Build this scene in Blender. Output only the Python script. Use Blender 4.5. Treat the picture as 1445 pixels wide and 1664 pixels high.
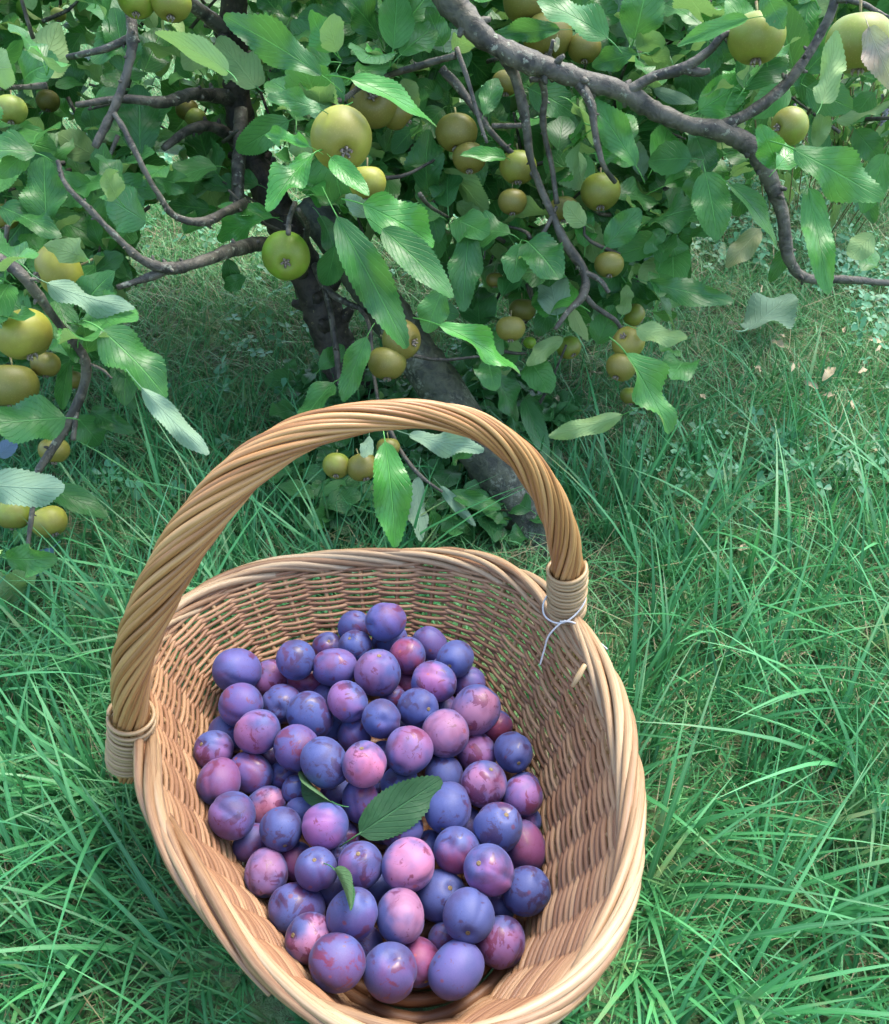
import bpy, math, random
import numpy as np
from mathutils import Vector, Matrix, Quaternion

R = math.radians
rng = np.random.default_rng(7)
random.seed(7)

# ------------------------------------------------------------------ camera, sky, sun, exposure
for o in list(bpy.data.objects):
    bpy.data.objects.remove(o)
scene = bpy.context.scene
col = scene.collection

F_PX, PITCH, H = 1567.0, R(41.0), 0.84          # focal length in photo pixels, downward pitch, eye height
CP, SP = math.cos(PITCH), math.sin(PITCH)
cam_d = bpy.data.cameras.new('camera')
cam_d.sensor_fit = 'HORIZONTAL'
cam_d.sensor_width = 36.0
cam_d.lens = 36.0 * F_PX / 1445.0
cam_d.clip_start = 0.02
cam_d.clip_end = 200.0
cam = bpy.data.objects.new('camera', cam_d)
cam.location = (0, 0, H)
cam.rotation_euler = (R(90) - PITCH, 0, 0)
col.objects.link(cam)
scene.camera = cam

SUN_EL, SUN_AZ = R(60), R(42)                   # azimuth clockwise from +Y
world = bpy.data.worlds.new('World')
scene.world = world
world.use_nodes = True
wn, wl = world.node_tree.nodes, world.node_tree.links
wn.clear()
sky = wn.new('ShaderNodeTexSky')
sky.sky_type = 'NISHITA'
sky.sun_disc = False
sky.sun_elevation = SUN_EL
sky.sun_rotation = SUN_AZ
sky.air_density = 1.0
sky.dust_density = 2.5
bg = wn.new('ShaderNodeBackground')
bg.inputs['Strength'].default_value = 0.15
wo = wn.new('ShaderNodeOutputWorld')
wl.new(sky.outputs['Color'], bg.inputs['Color'])
wl.new(bg.outputs['Background'], wo.inputs['Surface'])

sun_d = bpy.data.lights.new('sun', 'SUN')
sun_d.energy = 1.1
sun_d.angle = R(30)
sun_d.color = (1.0, 0.95, 0.86)
sun = bpy.data.objects.new('sun', sun_d)
sdir = Vector((math.sin(SUN_AZ) * math.cos(SUN_EL), math.cos(SUN_AZ) * math.cos(SUN_EL), math.sin(SUN_EL)))
sun.rotation_euler = sdir.to_track_quat('Z', 'Y').to_euler()
sun.location = sdir * 20
col.objects.link(sun)

scene.view_settings.view_transform = 'Standard'
scene.view_settings.look = 'None'
scene.view_settings.gamma = 1.0
scene.view_settings.exposure = 2.1
scene.view_settings.use_curve_mapping = False
scene.cycles.max_bounces = 6
scene.cycles.transparent_max_bounces = 4

# ------------------------------------------------------------------ where things stand, from their bearing and distance
CAM = np.array([0, 0, H])
FWD = np.array([0, CP, -SP])
UPV = np.array([0, SP, CP])
RGT = np.array([1.0, 0, 0])

def ray(x, y):
    dx, dy = (x - 722.5) / F_PX, -(y - 832.0) / F_PX
    return np.array([dx, CP + dy * SP, -SP + dy * CP])

def at_depth(x, y, d):
    return CAM + ray(x, y) * d

def at_z(x, y, z=0.0):
    d = ray(x, y)
    return CAM + d * ((z - H) / d[2])

def depth_at_z(x, y, z):
    return (z - H) / ray(x, y)[2]

def project(p):
    q = np.asarray(p) - CAM
    d = q @ FWD
    return 722.5 + (q @ RGT) / d * F_PX, 832.0 - (q @ UPV) / d * F_PX, d

def ground_cap(x, y, d, z=0.03):
    r = ray(x, y)
    if r[2] >= 0:
        return d
    return min(d, (z - H) / r[2])

# ------------------------------------------------------------------ object helpers
def props(o, label=None, cat=None, group=None, kind=None):
    if label: o['label'] = label
    if cat: o['category'] = cat
    if group: o['group'] = group
    if kind: o['kind'] = kind
    return o

def empty(name, loc, label, cat, group=None):
    o = bpy.data.objects.new(name, None)
    o.location = Vector([float(v) for v in loc])
    o.empty_display_size = 0.02
    col.objects.link(o)
    return props(o, label, cat, group)

def link(name, me, parent=None, M=None):
    """link mesh data as one object; M is its matrix in the world"""
    o = bpy.data.objects.new(name, me)
    col.objects.link(o)
    base = Vector((0, 0, 0))
    if parent is not None:
        o.parent = parent
        q = parent
        while q is not None:
            base = base + Vector(q.location)
            q = q.parent
    M = Matrix.Identity(4) if M is None else M
    o.matrix_basis = Matrix.Translation(-base) @ M
    return o

def mesh_np(name, verts, quads=None, tris=None, uv=None, mat=None, smooth=True):
    me = bpy.data.meshes.new(name)
    verts = np.asarray(verts, np.float32)
    quads = np.zeros((0, 4), np.int32) if quads is None or len(quads) == 0 else np.asarray(quads, np.int32)
    tris = np.zeros((0, 3), np.int32) if tris is None or len(tris) == 0 else np.asarray(tris, np.int32)
    loops = np.concatenate([quads.ravel(), tris.ravel()])
    me.vertices.add(len(verts)); me.vertices.foreach_set('co', verts.ravel())
    me.loops.add(len(loops)); me.loops.foreach_set('vertex_index', loops)
    nf = len(quads) + len(tris)
    me.polygons.add(nf)
    st = np.concatenate([np.arange(len(quads)) * 4, len(quads) * 4 + np.arange(len(tris)) * 3]).astype(np.int32)
    me.polygons.foreach_set('loop_start', st)
    me.polygons.foreach_set('loop_total', np.concatenate([np.full(len(quads), 4), np.full(len(tris), 3)]).astype(np.int32))
    if smooth:
        me.polygons.foreach_set('use_smooth', np.ones(nf, bool))
    if uv is not None:
        lay = me.uv_layers.new(name='UVMap')
        lay.data.foreach_set('uv', np.asarray(uv, np.float32)[loops].ravel())
    me.update(calc_edges=True)
    me.validate()
    if mat: me.materials.append(mat)
    return me

class Geo:
    """collects pieces that are one mesh"""
    def __init__(s): s.v, s.q, s.t, s.uv, s.n = [], [], [], [], 0
    def add(s, v, q=None, t=None, uv=None):
        v = np.asarray(v, float)
        s.v.append(v); s.uv.append(np.zeros((len(v), 2)) if uv is None else np.asarray(uv, float))
        if q is not None and len(q): s.q.append(np.asarray(q) + s.n)
        if t is not None and len(t): s.t.append(np.asarray(t) + s.n)
        s.n += len(v)
    def mesh(s, name, mat, smooth=True):
        return mesh_np(name, np.concatenate(s.v), np.concatenate(s.q) if s.q else None,
                       np.concatenate(s.t) if s.t else None, np.concatenate(s.uv), mat, smooth)

def catmull(pts, n, closed=False):
    pts = np.asarray(pts, float)
    m = len(pts)
    if closed:
        P = np.concatenate([pts[-1:], pts, pts[:2]]); segs = m
    else:
        P = np.concatenate([2 * pts[:1] - pts[1:2], pts, 2 * pts[-1:] - pts[-2:-1]]); segs = m - 1
    t = np.linspace(0, segs, n, endpoint=not closed)
    i = np.minimum(t.astype(int), segs - 1); f = (t - i)[:, None]
    a, b, c, d = P[i], P[i + 1], P[i + 2], P[i + 3]
    return 0.5 * ((2 * b) + (-a + c) * f + (2 * a - 5 * b + 4 * c - d) * f ** 2 + (-a + 3 * b - 3 * c + d) * f ** 3)

def tube(path, rad, sides=8, closed=False, caps=True):
    path = np.asarray(path, float); n = len(path)
    rad = np.atleast_1d(np.asarray(rad, float))
    rad = np.interp(np.linspace(0, 1, n), np.linspace(0, 1, len(rad)), rad) if len(rad) not in (1, n) else np.broadcast_to(rad, (n,))
    if closed:
        tan = np.roll(path, -1, 0) - np.roll(path, 1, 0)
    else:
        tan = np.gradient(path, axis=0)
    tan /= np.linalg.norm(tan, axis=1)[:, None] + 1e-12
    nrm = np.zeros_like(path)
    ref = np.array([0, 0, 1.0]) if abs(tan[0][2]) < 0.9 else np.array([1.0, 0, 0])
    v = ref - tan[0] * (ref @ tan[0]); v /= np.linalg.norm(v); nrm[0] = v
    for i in range(1, n):
        v = v - tan[i] * (v @ tan[i]); v /= np.linalg.norm(v) + 1e-12; nrm[i] = v
    if closed:
        # horizontal rings: keep an upright frame so the ends meet
        nrm = np.cross(np.cross(tan, [0, 0, 1.0]), tan); nrm /= np.linalg.norm(nrm, axis=1)[:, None]
    bi = np.cross(tan, nrm)
    a = np.arange(sides) / sides * 2 * math.pi
    ring = nrm[:, None, :] * np.cos(a)[None, :, None] + bi[:, None, :] * np.sin(a)[None, :, None]
    V = (path[:, None, :] + ring * rad[:, None, None]).reshape(-1, 3)
    s = np.concatenate([[0], np.cumsum(np.linalg.norm(np.diff(path, axis=0), axis=1))])
    uv = np.stack([np.repeat(s, sides), np.tile(a / (2 * math.pi), n)], 1)
    Q = []
    rows = n if closed else n - 1
    i = np.arange(rows)[:, None]; j = np.arange(sides)[None, :]
    i2, j2 = (i + 1) % n, (j + 1) % sides
    Q = np.stack([i * sides + j, i * sides + j2, i2 * sides + j2, i2 * sides + j], -1).reshape(-1, 4)
    T = []
    if caps and not closed:
        c0, c1 = len(V), len(V) + 1
        V = np.concatenate([V, [path[0] - tan[0] * rad[0] * .3, path[-1] + tan[-1] * rad[-1] * .3]])
        uv = np.concatenate([uv, [[0, 0], [s[-1], 0]]])
        for k in range(sides):
            k2 = (k + 1) % sides
            T.append((k2, k, c0)); T.append(((n - 1) * sides + k, (n - 1) * sides + k2, c1))
    return V, Q, T, uv

def tube_obj(name, path, rad, mat, parent=None, sides=8, closed=False):
    g = Geo(); g.add(*tube(path, rad, sides, closed))
    return link(name, g.mesh(name, mat), parent)

# ------------------------------------------------------------------ materials
def mat_new(name):
    m = bpy.data.materials.new(name); m.use_nodes = True
    nt = m.node_tree; nt.nodes.clear()
    out = nt.nodes.new('ShaderNodeOutputMaterial')
    b = nt.nodes.new('ShaderNodeBsdfPrincipled')
    nt.links.new(b.outputs[0], out.inputs['Surface'])
    return m, nt, b, out

class N:
    def __init__(s, nt): s.nt = nt
    def node(s, t, **kw):
        n = s.nt.nodes.new(t)
        for k, v in kw.items(): setattr(n, k, v)
        return n
    def val(s, sock, v):
        if hasattr(v, 'is_linked') or hasattr(v, 'links'): s.nt.links.new(v, sock)
        else: sock.default_value = v
    def noise(s, vec, scale, detail=3, rough=0.5, dist=0.0):
        n = s.node('ShaderNodeTexNoise'); s.val(n.inputs['Vector'], vec)
        n.inputs['Scale'].default_value = scale; n.inputs['Detail'].default_value = detail
        n.inputs['Roughness'].default_value = rough; n.inputs['Distortion'].default_value = dist
        return n.outputs['Fac']
    def ramp(s, fac, stops, interp='LINEAR'):
        n = s.node('ShaderNodeValToRGB'); s.val(n.inputs[0], fac)
        n.color_ramp.interpolation = interp
        e = n.color_ramp.elements
        while len(e) < len(stops): e.new(0.5)
        for i, (p, c) in enumerate(stops):
            e[i].position = p; e[i].color = (*c, 1) if len(c) == 3 else c
        return n.outputs['Color']
    def mix(s, f, a, b, mode='MIX'):
        n = s.node('ShaderNodeMix', data_type='RGBA', blend_type=mode)
        s.val(n.inputs[0], f)
        s.val(n.inputs[6], (*a, 1) if isinstance(a, tuple) else a)
        s.val(n.inputs[7], (*b, 1) if isinstance(b, tuple) else b)
        return n.outputs[2]
    def math(s, op, a, b=0.0, clamp=False):
        n = s.node('ShaderNodeMath', operation=op, use_clamp=clamp)
        s.val(n.inputs[0], a); s.val(n.inputs[1], b)
        return n.outputs[0]
    def vmath(s, op, a, b):
        n = s.node('ShaderNodeVectorMath', operation=op)
        s.val(n.inputs[0], a); s.val(n.inputs[1], b)
        return n.outputs[0]
    def step(s, x, lo, hi):
        n = s.node('ShaderNodeMapRange', clamp=True, interpolation_type='SMOOTHSTEP')
        s.val(n.inputs[0], x); n.inputs[1].default_value = lo; n.inputs[2].default_value = hi
        return n.outputs[0]
    def bump(s, h, strength, dist):
        n = s.node('ShaderNodeBump'); s.val(n.inputs['Height'], h)
        n.inputs['Strength'].default_value = strength; n.inputs['Distance'].default_value = dist
        return n.outputs[0]

def wicker_mat(name, dark, mid, pale, rough=0.5):
    m, nt, b, out = mat_new(name); n = N(nt)
    tc = n.node('ShaderNodeTexCoord'); oi = n.node('ShaderNodeObjectInfo'); ge = n.node('ShaderNodeNewGeometry')
    rnd = oi.outputs['Random']
    sep = n.node('ShaderNodeSeparateXYZ'); n.val(sep.inputs[0], tc.outputs['UV'])
    cmb = n.node('ShaderNodeCombineXYZ')
    n.val(cmb.inputs[0], n.math('ADD', sep.outputs[0], n.math('MULTIPLY', rnd, 37.0)))
    n.val(cmb.inputs[1], sep.outputs[1])
    long_ = n.noise(cmb.outputs[0], 9.0, 3)                       # slow change along a rod
    mp = n.node('ShaderNodeMapping'); n.val(mp.inputs[0], cmb.outputs[0]); mp.inputs['Scale'].default_value = (60, 26, 1)
    grain = n.noise(mp.outputs[0], 1.0, 4, 0.6)
    f = n.math('ADD', n.math('MULTIPLY', long_, 0.55), n.math('MULTIPLY', rnd, 0.35))
    f = n.math('ADD', f, n.math('MULTIPLY', n.math('SUBTRACT', grain, 0.5), 0.35))
    c = n.ramp(f, [(0.22, dark), (0.45, mid), (0.72, pale)])
    blot = n.step(n.noise(cmb.outputs[0], 38.0, 2), 0.66, 0.74)
    c = n.mix(n.math('MULTIPLY', blot, 0.45), c, tuple(x * 0.45 for x in dark))
    n.val(b.inputs['Base Color'], c)
    n.val(b.inputs['Roughness'], rough)
    n.val(b.inputs['Normal'], n.bump(grain, 0.35, 0.0006))
    return m

M_rod = wicker_mat('willow_wall', (0.150, 0.066, 0.030), (0.286, 0.143, 0.070), (0.449, 0.278, 0.145))
M_rim = wicker_mat('willow_border', (0.189, 0.095, 0.043), (0.340, 0.213, 0.109), (0.479, 0.370, 0.228))
M_han = wicker_mat('willow_handle', (0.226, 0.099, 0.031), (0.357, 0.178, 0.059), (0.505, 0.304, 0.128), 0.40)
M_bind = wicker_mat('split_cane', (0.282, 0.181, 0.083), (0.381, 0.261, 0.129), (0.479, 0.368, 0.210), 0.38)
M_stake = wicker_mat('willow_stake', (0.189, 0.098, 0.037), (0.315, 0.190, 0.080), (0.391, 0.253, 0.117))

def plum_material():
    m, nt, b, out = mat_new('plum_skin_with_bloom'); n = N(nt)
    tc = n.node('ShaderNodeTexCoord'); oi = n.node('ShaderNodeObjectInfo')
    off = n.math('MULTIPLY', oi.outputs['Random'], 71.0)
    v = n.vmath('ADD', tc.outputs['Object'], off)
    sep = n.node('ShaderNodeSeparateXYZ'); n.val(sep.inputs[0], tc.outputs['Object'])
    wob = n.noise(v, 55.0, 2)
    side = n.math('ADD', n.math('MULTIPLY', sep.outputs[0], 22.0), n.math('MULTIPLY', n.math('SUBTRACT', wob, 0.5), 1.3))
    blush = n.step(side, -0.20, 0.50)                           # the cheek that had the sun
    blush = n.math('MULTIPLY', blush, oi.outputs['Alpha'])
    bloom = n.mix(blush, n.mix(n.noise(v, 90.0, 3), (0.029, 0.048, 0.179), (0.057, 0.083, 0.254)), oi.outputs['Color'])
    skin = n.mix(blush, (0.032, 0.010, 0.052), (0.208, 0.014, 0.032))
    thin = n.step(n.noise(v, 36.0, 3, 0.55, 0.5), 0.44, 0.74)     # where the bloom is thin the skin shows through
    bloom = n.mix(n.math('MULTIPLY', thin, 0.72), bloom, skin)
    big = n.step(n.math('ADD', n.noise(v, 62.0, 5, 0.62, 0.8), n.math('MULTIPLY', n.math('SUBTRACT', n.math('FRACT', n.math('MULTIPLY', oi.outputs['Random'], 13.0)), 0.5), 0.11)), 0.560, 0.598)
    fine = n.step(n.noise(v, 190.0, 4, 0.65, 1.8), 0.57, 0.64)
    near = n.step(n.noise(v, 70.0, 3), 0.50, 0.62)
    fine = n.math('MULTIPLY', fine, near)
    rub = n.math('MAXIMUM', n.math('MULTIPLY', big, 0.86), n.math('MULTIPLY', fine, 0.85))
    c = n.mix(rub, bloom, skin)
    vo = n.node('ShaderNodeTexVoronoi'); n.val(vo.inputs['Vector'], v); vo.inputs['Scale'].default_value = 85.0
    spot = n.math('SUBTRACT', 1.0, n.step(n.math('ADD', vo.outputs['Distance'], n.math('MULTIPLY', n.noise(v, 300.0, 2), 0.1)), 0.16, 0.25))
    sp = n.node('ShaderNodeSeparateColor'); n.val(sp.inputs[0], vo.outputs['Color'])
    spot = n.math('MULTIPLY', spot, n.step(sp.outputs[0], 0.72, 0.76))
    c = n.mix(n.math('MULTIPLY', spot, 0.85), c, n.mix(blush, (0.10, 0.02, 0.06), (0.40, 0.07, 0.05)))
    c = n.mix(n.math('MULTIPLY', n.noise(v, 900.0, 2), 0.18), c, (0.24, 0.23, 0.42))
    n.val(b.inputs['Base Color'], c)
    n.val(b.inputs['Roughness'], n.math('SUBTRACT', 0.60, n.math('MULTIPLY', rub, 0.30)))
    b.inputs['Subsurface Weight'].default_value = 0.0
    b.inputs['Sheen Weight'].default_value = 0.08
    b.inputs['Sheen Tint'].default_value = (0.55, 0.6, 1, 1)
    n.val(b.inputs['Normal'], n.bump(n.noise(v, 160.0, 3), 0.15, 0.001))
    return m
M_plum = plum_material()

def apple_material():
    m, nt, b, out = mat_new('russet_apple_skin'); n = N(nt)
    tc = n.node('ShaderNodeTexCoord'); oi = n.node('ShaderNodeObjectInfo')
    v = n.vmath('ADD', tc.outputs['Object'], n.math('MULTIPLY', oi.outputs['Random'], 53.0))
    sep = n.node('ShaderNodeSeparateXYZ'); n.val(sep.inputs[0], tc.outputs['Object'])
    # russet spreads from the calyx end; object colour is the ground colour, alpha how russeted
    g = n.math('ADD', n.math('MULTIPLY', sep.outputs[2], -14.0), n.math('MULTIPLY', n.math('SUBTRACT', n.noise(v, 40.0, 3), 0.5), 1.2))
    rus = n.math('ADD', n.step(g, -0.5, 0.45), n.math('SUBTRACT', oi.outputs['Alpha'], 0.75), clamp=True)
    c = n.mix(rus, oi.outputs['Color'], (0.18, 0.145, 0.025))
    speck = n.step(n.noise(v, 620.0, 2), 0.56, 0.68)
    c = n.mix(n.math('MULTIPLY', speck, 0.25), c, (0.38, 0.33, 0.10))
    c = n.mix(n.math('MULTIPLY', n.noise(v, 110.0, 3), 0.35), c, (0.12, 0.12, 0.025))
    n.val(b.inputs['Base Color'], c); b.inputs['Roughness'].default_value = 0.48
    n.val(b.inputs['Normal'], n.bump(n.noise(v, 700.0, 2), 0.12, 0.0006))
    return m
M_apple = apple_material()

def simple_mat(name, c1, c2, scale, rough=0.7, bump=0.3, dist=0.002, spec=None):
    m, nt, b, out = mat_new(name); n = N(nt)
    tc = n.node('ShaderNodeTexCoord'); oi = n.node('ShaderNodeObjectInfo')
    v = n.vmath('ADD', tc.outputs['Object'], n.math('MULTIPLY', oi.outputs['Random'], 19.0))
    k = n.noise(v, scale, 4, 0.6)
    n.val(b.inputs['Base Color'], n.mix(n.step(k, 0.35, 0.65), c1, c2))
    b.inputs['Roughness'].default_value = rough
    n.val(b.inputs['Normal'], n.bump(k, bump, dist))
    return m
M_stalk = simple_mat('apple_stalk', (0.16, 0.11, 0.05), (0.25, 0.26, 0.10), 200)
M_calyx = simple_mat('dry_calyx', (0.10, 0.07, 0.05), (0.30, 0.26, 0.20), 400)
M_scar = simple_mat('stem_scar', (0.147, 0.095, 0.040), (0.210, 0.158, 0.080), 400)
M_twine = simple_mat('white_twine', (0.434, 0.434, 0.420), (0.560, 0.560, 0.546), 900, 0.8)
M_husk = simple_mat('dry_petal', (0.406, 0.308, 0.140), (0.546, 0.476, 0.315), 120, 0.7)
M_straw = simple_mat('straw', (0.50, 0.38, 0.20), (0.68, 0.55, 0.33), 120, 0.6)

def bark_material(name, dark, mid, lichen, amount=0.6, scale=1.0, lich_top=9.0):
    m, nt, b, out = mat_new(name); n = N(nt)
    tc = n.node('ShaderNodeTexCoord'); oi = n.node('ShaderNodeObjectInfo')
    v = n.vmath('ADD', tc.outputs['Object'], n.math('MULTIPLY', oi.outputs['Random'], 9.0))
    a = n.noise(v, 45.0 * scale, 5, 0.65, 0.5)
    c = n.mix(n.step(a, 0.35, 0.62), dark, mid)
    l = n.step(n.noise(v, 95.0 * scale, 4, 0.7), amount, amount + 0.07)
    l2 = n.step(n.noise(v, 14.0 * scale, 3, 0.6), 0.42, 0.58)
    hgt = n.node('ShaderNodeSeparateXYZ'); n.val(hgt.inputs[0], tc.outputs['Object'])
    l = n.math('MULTIPLY', l, n.math('SUBTRACT', 1.0, n.step(hgt.outputs[2], lich_top - .14, lich_top)))
    c = n.mix(n.math('MULTIPLY', l, l2), c, lichen)
    sep = n.node('ShaderNodeSeparateXYZ'); n.val(sep.inputs[0], tc.outputs['UV'])
    rings = n.math('SINE', n.math('ADD', n.math('MULTIPLY', sep.outputs[0], 700.0), n.math('MULTIPLY', a, 14.0)))
    h = n.math('ADD', n.math('MULTIPLY', a, 1.0), n.math('MULTIPLY', rings, 0.03))
    n.val(b.inputs['Base Color'], c); b.inputs['Roughness'].default_value = 0.62
    n.val(b.inputs['Normal'], n.bump(h, 0.8, 0.005))
    return m
M_bark = bark_material('apple_bark', (0.025, 0.024, 0.018), (0.097, 0.090, 0.066), (0.227, 0.240, 0.177), 0.57)
M_trunk = bark_material('dark_trunk_bark', (0.014, 0.012, 0.009), (0.054, 0.044, 0.032), (0.192, 0.176, 0.090), 0.62)
M_post = bark_material('lichen_post_wood', (0.020, 0.026, 0.016), (0.060, 0.070, 0.038), (0.15, 0.17, 0.12), 0.50, 1.6, 0.30)

def leaf_material(name, deep, light, under, rough=0.40, trans=0.28):
    m, nt, b, out = mat_new(name); n = N(nt)
    tc = n.node('ShaderNodeTexCoord'); oi = n.node('ShaderNodeObjectInfo'); ge = n.node('ShaderNodeNewGeometry')
    rnd = n.math('FRACT', n.math('ADD', oi.outputs['Random'], n.math('MULTIPLY', ge.outputs['Random Per Island'], 3.7)))
    sep = n.node('ShaderNodeSeparateXYZ'); n.val(sep.inputs[0], tc.outputs['UV'])
    ax = n.math('ABSOLUTE', n.math('SUBTRACT', sep.outputs[0], 0.5))
    mid = n.math('SUBTRACT', 1.0, n.step(ax, 0.010, 0.030))
    ph = n.math('FRACT', n.math('SUBTRACT', n.math('MULTIPLY', sep.outputs[1], 8.0), n.math('MULTIPLY', ax, 7.0)))
    vein = n.math('SUBTRACT', 1.0, n.step(n.math('ABSOLUTE', n.math('SUBTRACT', ph, 0.5)), 0.03, 0.10))
    vein = n.math('MULTIPLY', vein, 0.55)
    vv = n.math('MAXIMUM', mid, vein)
    nv = n.node('ShaderNodeTexNoise'); n.val(nv.inputs['Vector'], n.vmath('ADD', tc.outputs['Object'], n.math('MULTIPLY', rnd, 31.0)))
    nv.inputs['Scale'].default_value = 8.0; nv.inputs['Detail'].default_value = 4.0
    mixf = n.math('ADD', n.math('MULTIPLY', rnd, 0.75), n.math('MULTIPLY', n.math('SUBTRACT', nv.outputs['Fac'], 0.5), 0.8), clamp=True)
    top = n.mix(mixf, deep, light)
    top = n.mix(n.math('MULTIPLY', vv, 0.35), top, tuple(min(1, x * 1.9 + 0.03) for x in light))
    und = n.mix(n.math('MULTIPLY', rnd, 0.5), under, tuple(x * 0.72 for x in under))
    und = n.mix(n.math('MULTIPLY', vv, 0.4), und, tuple(min(1, x * 1.35 + .02) for x in under))
    c = n.mix(ge.outputs['Backfacing'], top, und)
    blem = n.step(n.noise(tc.outputs['Object'], 130.0, 2), 0.72, 0.78)
    c = n.mix(n.math('MULTIPLY', blem, 0.5), c, (0.22, 0.16, 0.05))
    n.val(b.inputs['Base Color'], c)
    n.val(b.inputs['Roughness'], n.math('ADD', rough, n.math('MULTIPLY', ge.outputs['Backfacing'], 0.25)))
    h = n.math('SUBTRACT', n.math('MULTIPLY', nv.outputs['Fac'], 0.5), n.math('MULTIPLY', vv, 0.8))
    n.val(b.inputs['Normal'], n.bump(h, 0.8, 0.0022))
    b.inputs['Specular IOR Level'].default_value = 0.5
    tr = n.node('ShaderNodeBsdfTranslucent')
    n.val(tr.inputs['Color'], n.mix(0.5, c, (0.16, 0.38, 0.06)))
    mx = n.node('ShaderNodeMixShader'); mx.inputs[0].default_value = trans
    nt.links.new(b.outputs[0], mx.inputs[1]); nt.links.new(tr.outputs[0], mx.inputs[2])
    nt.links.new(mx.outputs[0], out.inputs['Surface'])
    return m
M_leaf = leaf_material('apple_leaf', (0.029, 0.139, 0.030), (0.100, 0.324, 0.066), (0.267, 0.421, 0.151))
M_leaf_bright = leaf_material('glossy_young_leaf', (0.055, 0.251, 0.041), (0.101, 0.367, 0.064), (0.221, 0.405, 0.184), 0.30)
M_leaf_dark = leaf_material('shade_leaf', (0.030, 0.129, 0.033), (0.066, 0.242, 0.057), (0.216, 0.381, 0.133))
M_leaf_pale = leaf_material('pale_leaf', (0.165, 0.315, 0.180), (0.225, 0.375, 0.225), (0.247, 0.390, 0.247), 0.6)
M_leaf_blue = leaf_material('bluish_leaf', (0.112, 0.182, 0.294), (0.154, 0.238, 0.364), (0.168, 0.252, 0.385), 0.6)
M_leaf_plum = leaf_material('plum_leaf', (0.022, 0.095, 0.028), (0.035, 0.15, 0.045), (0.14, 0.30, 0.12), 0.5)
M_leaf_wither = leaf_material('withering_leaf', (0.294, 0.322, 0.154), (0.385, 0.385, 0.224), (0.350, 0.350, 0.224), 0.6)
M_leaf_brown = leaf_material('browning_leaf', (0.294, 0.168, 0.105), (0.385, 0.350, 0.266), (0.322, 0.196, 0.126), 0.6)

def blade_material(name, stops, trans=0.25):
    m, nt, b, out = mat_new(name); n = N(nt)
    tc = n.node('ShaderNodeTexCoord'); ge = n.node('ShaderNodeNewGeometry')
    sep = n.node('ShaderNodeSeparateXYZ'); n.val(sep.inputs[0], tc.outputs['UV'])
    patch = n.noise(tc.outputs['Object'], 3.2, 3)
    f = n.math('ADD', n.math('MULTIPLY', ge.outputs['Random Per Island'], 0.75), n.math('MULTIPLY', n.math('SUBTRACT', patch, 0.5), 1.0), clamp=True)
    c = n.ramp(f, stops)
    dryp = n.step(n.noise(tc.outputs['Object'], 11.0, 4, 0.65), 0.56, 0.68)
    c = n.mix(n.math('MULTIPLY', dryp, n.math('MULTIPLY', ge.outputs['Random Per Island'], 0.7)), c, (0.26, 0.26, 0.10))
    c = n.mix(n.math('MULTIPLY', n.math('SUBTRACT', 1.0, n.step(n.math('ABSOLUTE', n.math('SUBTRACT', sep.outputs[0], 0.5)), 0.03, 0.12)), 0.25), c, (0.16, 0.36, 0.18))
    n.val(b.inputs['Base Color'], c); b.inputs['Roughness'].default_value = 0.45; b.inputs['Specular IOR Level'].default_value = 0.5
    tr = n.node('ShaderNodeBsdfTranslucent'); n.val(tr.inputs['Color'], n.mix(0.4, c, (0.12, 0.36, 0.08)))
    mx = n.node('ShaderNodeMixShader'); mx.inputs[0].default_value = trans
    nt.links.new(b.outputs[0], mx.inputs[1]); nt.links.new(tr.outputs[0], mx.inputs[2])
    nt.links.new(mx.outputs[0], out.inputs['Surface'])
    return m
M_grass = blade_material('grass_blade', [(0.0, (0.024, 0.148, 0.044)), (0.40, (0.047, 0.247, 0.076)), (0.8, (0.092, 0.376, 0.128)), (1.0, (0.167, 0.476, 0.257))])
M_lawn = blade_material('lawn_blade', [(0.0, (0.051, 0.190, 0.056)), (0.40, (0.101, 0.334, 0.100)), (0.8, (0.202, 0.490, 0.202)), (1.0, (0.464, 0.579, 0.313))])
M_dry = blade_material('dry_blade', [(0.0, (0.16, 0.15, 0.07)), (0.6, (0.34, 0.28, 0.14)), (1.0, (0.50, 0.42, 0.25))], 0.1)
M_clover = blade_material('clover', [(0.0, (0.05, 0.20, 0.09)), (0.5, (0.10, 0.33, 0.16)), (1.0, (0.18, 0.46, 0.27))])

def ground_material():
    m, nt, b, out = mat_new('turf_soil'); n = N(nt)
    tc = n.node('ShaderNodeTexCoord')
    p = tc.outputs['Object']
    c = n.mix(n.step(n.noise(p, 9.0, 5, 0.6), 0.35, 0.65), (0.05, 0.085, 0.03), (0.15, 0.27, 0.10))
    c = n.mix(n.math('MULTIPLY', n.step(n.noise(p, 160.0, 3, 0.7), 0.5, 0.62), 0.6), c, (0.11, 0.10, 0.05))
    n.val(b.inputs['Base Color'], c); b.inputs['Roughness'].default_value = 0.9
    n.val(b.inputs['Normal'], n.bump(n.noise(p, 120.0, 4, 0.7), 0.8, 0.01))
    return m
M_ground = ground_material()
M_soil = simple_mat('bed_soil', (0.035, 0.026, 0.02), (0.09, 0.07, 0.05), 30, 0.95, 0.9, 0.02)

# ------------------------------------------------------------------ the ground
def ground_z(x, y):
    return 0.006 * np.sin(x * 5.1 + 1.3) * np.sin(y * 4.3) + 0.004 * np.sin(x * 13.0) * np.cos(y * 11.0 + 2.0)

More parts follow.
